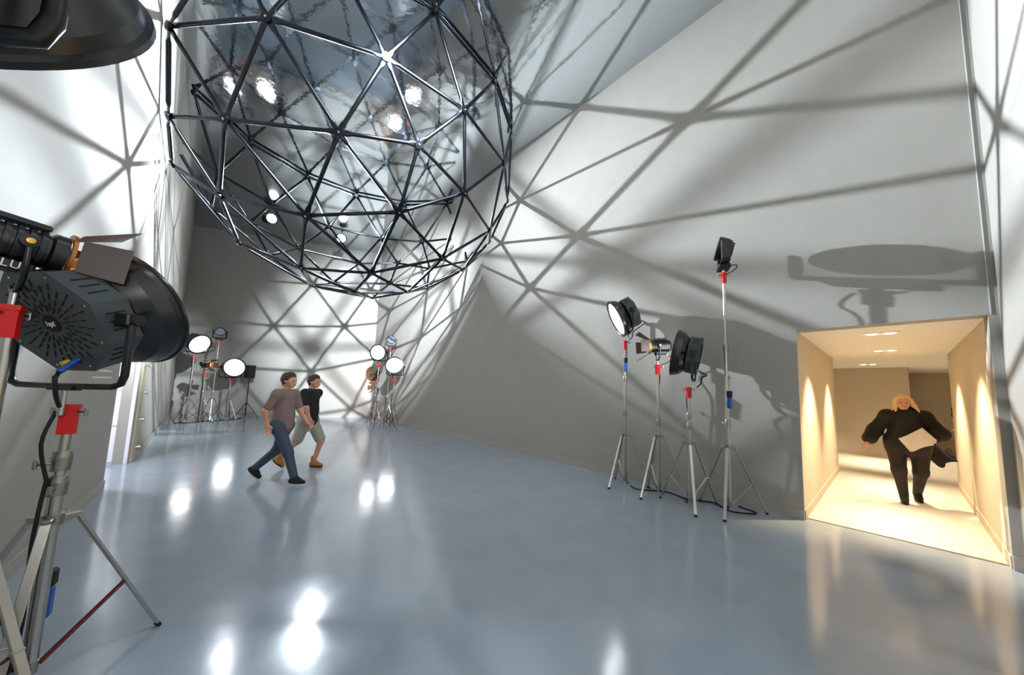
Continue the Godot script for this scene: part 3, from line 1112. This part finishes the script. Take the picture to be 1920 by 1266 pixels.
func build_corridor() -> void:
	var x0 := 5.99
	var st := ST()
	box(st, T(11.6, -0.1, 0.3), Vector3(11.4, 0.2, 7.0))
	struct(st, "floor_corridor", M.corrfloor)
	st = ST()
	box(st, T(11.6, 2.57, 0.3), Vector3(11.2, 0.1, 7.0))
	struct(st, "ceiling_corridor", M.corrceil)
	st = ST()
	slab(st, Vector2(5.79, -0.87), Vector2(10.2, -0.90), 0.0, 2.53, 0.15)
	struct(st, "wall_corridor_left", M.corr)
	st = ST()
	slab(st, Vector2(10.25, 0.76), Vector2(5.80, 0.72), 0.0, 2.53, 0.15)
	struct(st, "wall_corridor_right", M.corr)
	st = ST()
	slab(st, Vector2(5.79, -0.87), Vector2(10.2, -0.90), 0.0, 0.12, -0.012)
	struct(st, "baseboard_corridor_left", M.corr)
	st = ST()
	slab(st, Vector2(10.25, 0.76), Vector2(5.80, 0.72), 0.0, 0.12, -0.012)
	struct(st, "baseboard_corridor_right", M.corr)
	# hall beyond the corridor
	st = ST()
	slab(st, Vector2(13.9, -3.2), Vector2(13.9, 0.32), 0.0, 2.6, -0.15)
	slab(st, Vector2(13.9, 0.32), Vector2(17.0, 0.32), 0.0, 2.6, 0.15)
	slab(st, Vector2(17.0, 0.3), Vector2(17.0, 3.8), 0.0, 2.6, -0.15)
	struct(st, "wall_hall_end", M.corr)
	st = ST()
	slab(st, Vector2(10.2, -3.2), Vector2(14.0, -3.2), 0.0, 2.6, 0.15)
	slab(st, Vector2(17.1, 3.8), Vector2(10.2, 3.8), 0.0, 2.6, 0.15)
	slab(st, Vector2(10.2, -0.9), Vector2(10.2, -3.2), 0.0, 2.6, 0.12)
	slab(st, Vector2(10.25, 3.8), Vector2(10.25, 0.76), 0.0, 2.6, 0.12)
	struct(st, "wall_hall_sides", M.corr)
	st = ST()
	box(st, T(wall_x(0) + 0.11, 0.003, -0.075), Vector3(0.03, 0.004, 1.58))
	struct(st, "trim_4", M.alu)
	# recessed double downlights
	var rows := [[6.62, -0.075, "recessed double downlight in the corridor ceiling beside the opening", 13.0], [8.95, -0.06, "recessed double downlight halfway along the corridor ceiling", 13.0], [12.3, -0.4, "recessed double downlight in the hall beyond the corridor", 13.0], [14.6, 1.6, "recessed double downlight over the half hidden person in the hall", 9.0]]
	for r in rows:
		var d := thing("downlight", r[2], "ceiling light", Vector3(r[0], 2.515, r[1]), 0.0, "corridor downlights")
		st = ST()
		box(st, T(0, 0.0, -0.0925), Vector3(0.19, 0.012, 0.02)); box(st, T(0, 0.0, 0.17), Vector3(0.19, 0.012, 0.02)); box(st, T(0, 0.0, -0.17), Vector3(0.19, 0.012, 0.02))
		box(st, T(0.095, 0.0, 0), Vector3(0.02, 0.012, 0.36)); box(st, T(-0.095, 0.0, 0), Vector3(0.02, 0.012, 0.36))
		part(st, "frame", M.white, d)
		for s in [-1.0, 1.0]:
			st = ST()
			lathe(st, Transform3D(Basis(Vector3.RIGHT, PI / 2), Vector3(0, -0.002, 0.085 * s)), [Vector2(0.055, 0.0), Vector2(0.04, 0.01), Vector2(0.0, 0.014)], 16, true)
			part(st, "bulb", M.warmlens, d)
			var l := SpotLight3D.new()
			l.name = "lamp_light"
			l.light_color = Color(1.0, 0.89, 0.735)
			l.light_energy = r[3]
			l.light_size = 0.03
			l.spot_range = 30.0
			l.spot_angle = 38.0
			l.spot_angle_attenuation = 0.8
			l.shadow_enabled = true
			l.transform = Transform3D(Basis(Vector3.RIGHT, -PI / 2) * Basis(Vector3.RIGHT, -0.27 * s), Vector3(0, -0.03, 0.085 * s))
			d.add_child(l, true)

func _ready() -> void:
	# ---- camera (calibrated from the photograph's vanishing points)
	var cam := Camera3D.new()
	cam.name = "camera"
	add_child(cam)
	cam.transform = Transform3D(Basis(Vector3(0.72971, 0.02989, 0.68310), Vector3(-0.08674, 0.99502, 0.04912), Vector3(-0.67823, -0.09509, 0.72867)).orthonormalized(), Vector3(0, 1.6, 0))
	var near := 0.05
	var fpx := 627.106
	cam.set_frustum(near * 1266.0 / fpx, Vector2((960.0 - 1000.09) / fpx, (670.83 - 633.0) / fpx) * near, near, 100.0)
	cam.current = true
	# ---- environment
	var we := WorldEnvironment.new()
	we.name = "world"
	var env := Environment.new()
	env.background_mode = Environment.BG_COLOR
	env.background_color = Color(0.02, 0.02, 0.02)
	env.tonemap_mode = Environment.TONE_MAPPER_LINEAR
	env.tonemap_exposure = 1.0
	env.sdfgi_enabled = true
	env.ssao_enabled = true
	env.ssil_enabled = true
	we.environment = env
	add_child(we)
	make_materials()
	build_room()
	build_corridor()
	build_dome()
	# ---- spotlights under the ceiling, each across the dome to the opposite corner
	ceiling_spot("black ceiling spotlight at the far end, left of the brighter one", Vector3(0.9, 7.9, -16.15), Vector3(5.7, 4.8, 0.7), 860.0, 18.5, 1.0, 0.075)
	ceiling_spot("brightest black ceiling spotlight at the far end, seen through the dome", Vector3(3.33, 7.9, -16.1), Vector3(-1.0, 4.8, 0.7), 760.0, 22.0, 0.8, 0.1)
	ceiling_spot("black ceiling spotlight at the near end, close to the left wall", Vector3(1.08, 7.9, -1.6), Vector3(5.6, 3.6, -17.7), 1050.0, 18.5, 0.8, 0.09)
	ceiling_spot("black ceiling spotlight at the near end, close to the right wall", Vector3(3.5, 7.9, -1.7), Vector3(-1.25, 3.4, -12.4), 760.0, 16.0, 0.9, 0.14)
	build_lamps()
	build_people()
	print("built")

func build_lamps() -> void:
	var g := "lamps on stands along the right wall"
	var gs := "light stands along the right wall"
	var D := func(a: float) -> float: return deg_to_rad(a)
	# right row
	stand("steel light stand carrying the high round lamp left of the row by right wall", Vector3(5.27, 0, -3.25), 2.44, 0.86, [D.call(185), D.call(305), D.call(65)], 0.42, M.steel, [1.25, 1.85], gs, true, 2.05)
	led_lamp("round LED lamp with lit face tilted down, high on the row by right wall", Vector3(5.27, 3.0, -3.25), Vector3(-0.62, -0.45, -0.65), g)
	stand("steel light stand carrying the barn door lamp by the right wall", Vector3(5.2, 0, -2.6), 1.98, 0.92, [D.call(190), D.call(310), D.call(70)], 0.42, M.steel, [1.15], gs)
	tungsten_lamp("small tungsten lamp with barn doors on a stand by the right wall", Vector3(5.2, 2.37, -2.6), Vector3(-0.66, -0.05, -0.72), g, 0.8)
	stand("steel light stand carrying the low side-on lamp by the right wall", Vector3(5.1, 0, -2.07), 1.62, 0.88, [D.call(150), D.call(270), D.call(30)], 0.45, M.steel, [1.15, 1.3], gs)
	led_lamp("round LED lamp seen edge-on, lowest lamp by the right wall", Vector3(5.1, 2.19, -2.07), Vector3(-0.30, 0.2, -0.92), g)
	stand("tallest steel light stand by the right wall, beside the lit corridor", Vector3(5.3, 0, -1.62), 3.32, 0.88, [D.call(170), D.call(290), D.call(50)], 0.48, M.steel, [1.23, 2.31], gs, true, 1.5)
	compact_lamp("small black lamp on the tallest stand by the right wall", Vector3(5.3, 3.76, -1.62), Vector3(-0.42, 0.25, -0.87), g)
	# far left corner
	g = "lamps on stands in the far left corner"
	gs = "light stands in the far left corner"
	stand("light stand under the upper round lamp in the far left corner", Vector3(-0.80, 0, -18.3), 2.45, 0.82, [D.call(-20), D.call(100), D.call(220)], 0.45, M.darkred, [1.25, 1.85], gs, true, 1.4)
	led_lamp("upper round lit LED lamp in the far left corner", Vector3(-0.80, 3.03, -18.3), Vector3(0.62, -0.38, 0.70), g, false, 0.6, 1.13)
	stand("light stand under the amber barn door lamp in the far left corner", Vector3(-0.43, 0, -17.9), 1.82, 0.87, [D.call(40), D.call(160), D.call(280)], 0.5, M.darkred, [1.15], gs)
	tungsten_lamp("glowing amber tungsten lamp with barn doors in the far left corner", Vector3(-0.43, 2.2, -17.9), Vector3(0.72, -0.12, 0.62), g, 2.0)
	stand("tallest light stand in the far left corner", Vector3(-0.16, 0, -18.6), 3.12, 0.85, [D.call(90), D.call(210), D.call(330)], 0.36, M.darkred, [1.13, 2.2], gs)
	compact_lamp("small grey-faced lamp on the tallest stand in the far left corner", Vector3(-0.16, 3.55, -18.6), Vector3(0.25, 0.2, 0.95), g)
	stand("light stand under the lower round lamp in the far left corner", Vector3(0.33, 0, -18.7), 1.5, 0.81, [D.call(45), D.call(165), D.call(285)], 0.42, M.darkred, [1.05], gs)
	led_lamp("lower round lit LED lamp beside the loudspeaker in the far left corner", Vector3(0.33, 2.14, -18.7), Vector3(0.37, 0.0, 0.93), g, false, 0.6, 1.13)
	# loudspeaker
	var sp := thing("speaker_stand", "thin black tripod stand under the loudspeaker", "stand", Vector3(0.93, 0, -19.1))
	var st := ST()
	cyl(st, Vector3(0, 0.12, 0), Vector3(0, 1.74, 0), 0.018)
	part(st, "pole", M.blackmatte, sp)
	for k in 3:
		var a := deg_to_rad(30 + 120 * k)
		var d := Vector3(cos(a), 0, sin(a))
		st = ST()
		cyl(st, d * 0.03 + Vector3(0, 0.64, 0), d * 0.5 + Vector3(0, 0.015, 0), 0.013, 8)
		part(st, "leg", M.blackmatte, sp)
		st = ST()
		cyl(st, Vector3(0, 0.16, 0), d * 0.32 + Vector3(0, 0.255, 0), 0.008, 8)
		part(st, "brace", M.blackmatte, sp)
	st = ST()
	cyl(st, Vector3(0, 0.58, 0), Vector3(0, 0.68, 0), 0.035)
	part(st, "collar", M.blackmatte, sp)
	var ls := thing("loudspeaker", "black loudspeaker on a tripod stand at the far wall", "speaker", Vector3(0.93, 1.74, -19.1), 0.35)
	st = ST()
	box(st, T(0, 0.275, 0), Vector3(0.30, 0.55, 0.28), 0.02)
	part(st, "cabinet", M.blackmatte, ls)
	st = ST()
	box(st, T(0, 0.275, 0.142), Vector3(0.26, 0.5, 0.012), 0.004)
	var gr := part(st, "grille", M.black, ls)
	st = ST()
	lathe(st, T(0, 0.2, 0.145), [Vector2(0.10, 0.0), Vector2(0.095, 0.008), Vector2(0.03, 0.003), Vector2(0.0, 0.006)], 20, true)
	part(st, "woofer", M.slot, gr)
	# far right corner
	g = "lamps on stands in the far right corner"
	gs = "light stands in the far right corner"
	stand("light stand under the left round lamp in the far right corner", Vector3(5.02, 0, -15.3), 2.45, 0.88, [D.call(120), D.call(240), D.call(0)], 0.42, M.darkred, [1.25, 1.85], gs, true, 1.3)
	led_lamp("left round lit LED lamp in the far right corner", Vector3(5.02, 3.02, -15.3), Vector3(-0.69, -0.1, 0.67), g)
	stand("light stand under the lower right round lamp in the far right corner", Vector3(5.2, 0, -13.9), 1.75, 0.9, [D.call(90), D.call(210), D.call(330)], 0.42, M.darkred, [1.1], gs, true, 0.7)
	led_lamp("lower right round lit LED lamp in the far right corner", Vector3(5.2, 2.4, -13.9), Vector3(-0.53, 0.1, 0.82), g)
	stand("tallest light stand in the far right corner", Vector3(5.22, 0, -14.6), 3.1, 0.85, [D.call(60), D.call(180), D.call(300)], 0.4, M.darkred, [1.13, 2.2], gs)
	compact_lamp("small lamp on the tallest stand in the far right corner", Vector3(5.22, 3.54, -14.6), Vector3(-0.35, 0.3, 0.9), g)
	stand("light stand under the barn door lamp facing the wall in the far right corner", Vector3(5.22, 0, -16.1), 1.72, 0.85, [D.call(60), D.call(180), D.call(300)], 0.36, M.darkred, [1.13], gs)
	tungsten_lamp("tungsten lamp with barn doors facing the wall in the far right corner", Vector3(5.22, 2.11, -16.1), Vector3(-0.12, -0.36, -0.92), g, 1.3)
	# near left group
	g = "lamps on stands close to the camera by the left wall"
	gs = "light stands close by the left wall"
	stand("silver light stand with dark red braces under the lamp seen from behind", Vector3(-0.585, 0, -3.08), 1.36, 0.84, [D.call(-31), D.call(91), D.call(209)], 0.5, M.darkred, [1.03, 1.16], gs, true, 0.4)
	led_lamp("round LED lamp seen from behind, slotted octagonal back plate, by left wall", Vector3(-0.56, 1.94, -3.08), Vector3(0.645, 0.45, -0.62), g, true)
	stand("silver light stand under the tungsten lamp by the left wall", Vector3(-0.775, 0, -2.93), 1.85, 0.84, [D.call(45), D.call(165), D.call(285)], [0.5, 0.27, 0.4], M.darkred, [1.03], gs)
	tungsten_lamp("black ribbed tungsten lamp with barn doors and lettering by the left wall", Vector3(-0.775, 2.24, -2.93), Vector3(0.90, -0.10, -0.36), g, 1.5, true)
	stand("tall light stand under the big round lamp overhead", Vector3(-0.62, 0, -1.2), 2.02, 0.85, [D.call(0), D.call(110), D.call(250)], 0.42, M.darkred, [1.13, 1.7], gs)
	led_lamp("big round LED lamp overhead at the left wall, back and yoke showing", Vector3(-0.604, 2.567, -1.267), Vector3(0.28, -0.487, -0.865), g)
	# cables on the floor
	var cg := "black cables on the floor by the stands"
	st = ST()
	tube(st, curve([Vector3(5.3, 0.012, -3.15), Vector3(5.2, 0.012, -2.95), Vector3(5.45, 0.012, -2.6), Vector3(5.35, 0.012, -2.2), Vector3(5.5, 0.012, -1.9), Vector3(5.3, 0.012, -1.6), Vector3(5.5, 0.012, -1.35), Vector3(5.62, 0.012, -1.6)], 6), 0.01, 6)
	tag(part(st, "floor_cable", M.rubber, self), "black cable winding on the floor under the stands by right wall", "cable")
	st = ST()
	tube(st, curve([Vector3(-1.1, 0.012, -17.9), Vector3(-0.7, 0.012, -17.75), Vector3(-0.2, 0.012, -18.2), Vector3(0.3, 0.012, -18.4), Vector3(0.8, 0.012, -19.0)], 6), 0.012, 6)
	tag(part(st, "floor_cable", M.rubber, self), "black cable along the floor in the far left corner", "cable")

# ---------------------------------------------------------------- people
func build_people() -> void:
	# --- woman walking out of the corridor, towards the room (-X); local +Z is her front, +X her left
	var w := thing("person", "blond person in loose black top and leggings walking through the corridor, holding white sheets", "person", Vector3(8.15, 0, 0.12), -PI / 2 + 0.12)
	var hip := Vector3(0, 0.90, 0)
	var rk := Vector3(-0.13, 0.50, 0.14)
	var ra := Vector3(-0.09, 0.11, 0.10)
	var lk := Vector3(0.12, 0.49, 0.02)
	var la := Vector3(0.10, 0.14, -0.20)
	var rh := Vector3(-0.13, 0.88, 0)
	var lh := Vector3(0.13, 0.88, 0)
	var rs := Vector3(-0.21, 1.36, 0)
	var ls := Vector3(0.21, 1.36, 0)
	var re := Vector3(-0.36, 1.10, -0.04)
	var rw := Vector3(-0.46, 0.90, 0.08)
	var le := Vector3(0.36, 1.10, 0.02)
	var lw := Vector3(0.17, 1.02, 0.27)
	var hc := Vector3(-0.02, 1.57, 0.04)
	var fw := Vector3(-0.05, -0.05, 1)
	var acc := acc_new()
	nets(acc, [[Vector3(0, 1.30, 0), hip + Vector3(0, 0.06, 0), 0.15, 0.14], [rs, ls, 0.07, 0.07], [Vector3(0, 1.36, 0), hc - Vector3(0, 0.06, 0.03), 0.062, 0.055], [rs, re, 0.058, 0.047], [re, rw, 0.044, 0.028], [ls, le, 0.058, 0.047], [le, lw, 0.044, 0.028], [rh, rk, 0.11, 0.068], [rk, ra, 0.065, 0.04], [lh, lk, 0.11, 0.068], [lk, la, 0.065, 0.04]], 0.018, 0.05)
	head(acc, hc, fw, Vector3.UP)
	hand(acc, rw, Vector3(-0.35, -1, 0.2), Vector3(0.2, 0, 1), 0.5)
	hand(acc, lw, Vector3(-1, 0.1, 0.15), Vector3(0.1, 1, 0), 0.7)
	put(acc_mesh(acc), "body", M.skin, w)
	face_bits(w, hc, fw, Vector3.UP)
	soft([[Vector3(0, 1.34, 0.0), Vector3(0, 1.10, 0.03), 0.165, 0.195], [Vector3(0, 1.10, 0.03), Vector3(0, 0.98, 0.01), 0.20, 0.225], [Vector3(-0.11, 0.93, 0), Vector3(0.11, 0.93, 0), 0.165, 0.165], [rs, ls, 0.085, 0.085], [rs, re, 0.08, 0.092], [re, re.lerp(rw, 0.7), 0.088, 0.10], [ls, le, 0.08, 0.092], [le, le.lerp(lw, 0.5), 0.088, 0.085], [Vector3(0, 1.36, 0), Vector3(0, 1.45, 0.01), 0.09, 0.062]], 0.018, 0.06, "top", M.cloth_black, w)
	soft([[Vector3(0.20, 0.98, -0.08), Vector3(0.40, 0.72, -0.16), 0.08, 0.05], [Vector3(0.40, 0.72, -0.16), Vector3(0.53, 0.70, -0.2), 0.05, 0.02], [Vector3(0.22, 0.85, -0.1), Vector3(0.36, 0.62, -0.14), 0.08, 0.045]], 0.018, 0.05, "coat_tail", M.cloth_black, w)
	soft([[rh, rk, 0.125, 0.085], [rk, ra, 0.082, 0.056], [lh, lk, 0.125, 0.085], [lk, la, 0.082, 0.056], [Vector3(-0.1, 0.87, 0), Vector3(0.1, 0.87, 0), 0.16, 0.16]], 0.016, 0.05, "leggings", M.legging, w)
	shoe(w, ra, Vector3(-0.05, 0, 1), M.cloth_black, M.rubber, 0.08)
	shoe(w, la, Vector3(0.1, 0, 1), M.cloth_black, M.rubber, 0.08, 0.45)
	var hb := [[hc + Vector3(0, 0.04, -0.03), hc + Vector3(0, 0.062, 0.0), 0.100, 0.086], [hc + Vector3(0, 0, -0.07), hc + Vector3(0.02, -0.14, -0.085), 0.075, 0.06]]
	var hr := RandomNumberGenerator.new()
	hr.seed = 7
	for k in 12:
		var a := lerpf(-2.1, 2.1, k / 11.0)
		var q0 := hc + Vector3(sin(a) * 0.085, 0.045, -cos(a) * 0.07 - 0.01)
		var q1 := hc + Vector3(sin(a) * 0.115 + 0.015, -0.05, -cos(a) * 0.085 - 0.01)
		var q2 := hc + Vector3(sin(a) * hr.randf_range(0.12, 0.17) + 0.03, -hr.randf_range(0.12, 0.18), -cos(a) * 0.10)
		hb.append([q0, q1, 0.030, 0.026])
		hb.append([q1, q2, 0.026, 0.010])
	soft(hb, 0.009, 0.014, "hair", M.blond, w)
	var st := ST()
	tube(st, [Vector3(-0.07, 1.45, 0.055), Vector3(-0.02, 1.40, 0.10), Vector3(0.03, 1.44, 0.075)], 0.007, 6)
	part(st, "necklace", M.brass, w)
	var pp := thing("paper_sheets", "white folded sheets held by the blond person in the corridor", "paper", Vector3.ZERO)
	pp.transform = w.transform * Transform3D(Basis(Vector3(0, 0, 1), 0.55) * Basis(Vector3(1, 0, 0), -0.1), Vector3(0.06, 1.0, 0.315))
	st = ST()
	for k in 3:
		box(st, Transform3D(Basis(Vector3(0, 0, 1), 0.06 * k), Vector3(0.006 * k, 0.004 * k, 0.008 * k)), Vector3(0.32, 0.22, 0.006), 0.002)
	part(st, "sheets", M.paper, pp)
	st = ST()
	box(st, Transform3D(Basis(Vector3(0, 0, 1), -0.15), Vector3(0.03, -0.02, 0.024)), Vector3(0.2, 0.18, 0.004))
	part(st, "top_sheet", M.paper, pp)

	# --- two people walking to the right through the room
	var turn := atan2(0.73, 0.683)
	walker("person in grey-blue jeans and dark sneakers walking across the floor in front", Vector3(0.80, 0, -6.80), turn, 0)
	walker("person in pale shorts, black shirt and tan boots walking across the floor behind", Vector3(1.30, 0, -7.66), turn, 1)
	# --- person half hidden at the end of the corridor
	walker("person in black top and grey trousers half hidden behind the corridor end", Vector3(15.3, 0, 1.38), -PI / 2 - 0.4, 2)
	var bag := thing("bag", "dark bag on the floor at the corridor end by the half hidden person", "bag", Vector3(14.9, 0, 0.98), 0.4)
	soft([[Vector3(-0.14, 0.11, 0), Vector3(0.14, 0.11, 0), 0.10, 0.10], [Vector3(-0.1, 0.16, 0), Vector3(0.1, 0.16, 0), 0.07, 0.07]], 0.02, 0.05, "sack", M.cloth_dark, bag)
	var hs := ST()
	tube(hs, curve([Vector3(-0.1, 0.2, 0), Vector3(-0.06, 0.3, 0), Vector3(0.06, 0.3, 0), Vector3(0.1, 0.2, 0)]), 0.01, 6)
	part(hs, "handle", M.cloth_black, bag)

func walker(label: String, at: Vector3, turn: float, kind: int) -> void:
	var w := thing("person", label, "person", at, turn)
	var sp: float = [1.0, 1.0, 0.35][kind]
	var rh := Vector3(-0.09, 0.90, 0)
	var lh := Vector3(0.09, 0.90, 0)
	# right leg in front for kind 0, behind for kind 1
	var f := 1.0 if kind != 1 else -1.0
	var rk := Vector3(-0.09, 0.50, 0.16 * f * sp + 0.04)
	var ra := Vector3(-0.09, 0.105, 0.34 * sp) if f > 0 else Vector3(-0.09, 0.20, -0.42)
	var lk := Vector3(0.09, 0.50, -0.16 * f * sp + 0.06)
	var la := Vector3(0.09, 0.19, -0.42 * sp - 0.02) if f > 0 else Vector3(0.09, 0.105, 0.12)
	if kind == 2:
		la = Vector3(0.10, 0.105, -0.06)
	var rs := Vector3(-0.185, 1.41, 0.02)
	var ls := Vector3(0.185, 1.41, 0.02)
	var re := Vector3(-0.24, 1.14, -0.10 * f * sp)
	var rw := Vector3(-0.23, 0.92, 0.06 - 0.12 * f * sp)
	var le := Vector3(0.24, 1.14, 0.10 * f * sp)
	var lw := Vector3(0.22, 0.93, 0.10 + 0.16 * f * sp)
	var hc := Vector3(0, 1.63, 0.05)
	var fw := Vector3(0, -0.08, 1)
	var acc := acc_new()
	nets(acc, [[Vector3(0, 1.33, 0), Vector3(0, 1.08, 0.01), 0.135, 0.12], [Vector3(0, 1.08, 0.01), Vector3(0, 0.92, 0), 0.12, 0.14], [rs, ls, 0.06, 0.06], [Vector3(0, 1.38, 0.0), hc - Vector3(0, 0.06, 0.03), 0.06, 0.052], [rs, re, 0.052, 0.042], [re, rw, 0.04, 0.026], [ls, le, 0.052, 0.042], [le, lw, 0.04, 0.026], [rh, rk, 0.088, 0.058], [rk, ra, 0.056, 0.036], [lh, lk, 0.088, 0.058], [lk, la, 0.056, 0.036]], 0.018, 0.05)
	head(acc, hc, fw, Vector3.UP)
	hand(acc, rw, Vector3(0.0, -1, 0.35), Vector3(0.3, 0, 1), 0.6)
	hand(acc, lw, Vector3(0.0, -1, 0.45), Vector3(-0.3, 0, 1), 0.6)
	put(acc_mesh(acc), "body", M.skin, w)
	face_bits(w, hc, fw, Vector3.UP)
	var tops := [M.shirt, M.cloth_dark, M.cloth_black]
	soft([[Vector3(0, 1.34, 0.0), Vector3(0, 1.08, 0.01), 0.155, 0.145], [Vector3(0, 1.08, 0.01), Vector3(0, 0.90, 0), 0.145, 0.158], [rs, ls, 0.075, 0.075], [rs, rs.lerp(re, 0.75), 0.072, 0.066], [ls, ls.lerp(le, 0.75), 0.072, 0.066]], 0.016, 0.05, "shirt", tops[kind], w)
	var low := 1.0
	if kind == 1:
		soft([[rh, rh.lerp(rk, 0.88), 0.108, 0.095], [lh, lh.lerp(lk, 0.88), 0.108, 0.095], [rh, lh, 0.13, 0.13]], 0.016, 0.04, "shorts", M.shorts, w)
	else:
		soft([[rh, rk, 0.10, 0.074], [rk, ra.lerp(rk, 0.06), 0.072, 0.056], [lh, lk, 0.10, 0.074], [lk, la.lerp(lk, 0.06), 0.072, 0.056], [rh, lh, 0.125, 0.125]], 0.016, 0.04, "trousers", M.jeans, w)
	var sm: Material = M.boot if kind == 1 else (M.cloth_dark if kind == 0 else M.white)
	var sl: Material = M.rubber if kind == 1 else M.sole
	var hi := 0.07 if kind == 1 else 0.02
	shoe(w, ra, Vector3(0, 0, 1), sm, sl, hi, 0.0 if ra.y < 0.12 else 0.6)
	shoe(w, la, Vector3(0, 0, 1), sm, sl, hi, 0.0 if la.y < 0.12 else 0.6)
	soft([[hc + Vector3(0, 0.045, -0.03), hc + Vector3(0, 0.064, 0.012), 0.094, 0.08], [hc + Vector3(0, 0.0, -0.055), hc + Vector3(0, -0.06, -0.055), 0.078, 0.05], [hc + Vector3(-0.05, 0.03, 0.0), hc + Vector3(0.05, 0.03, 0.0), 0.052, 0.052]], 0.012, 0.03, "hair", M.brownhair, w)
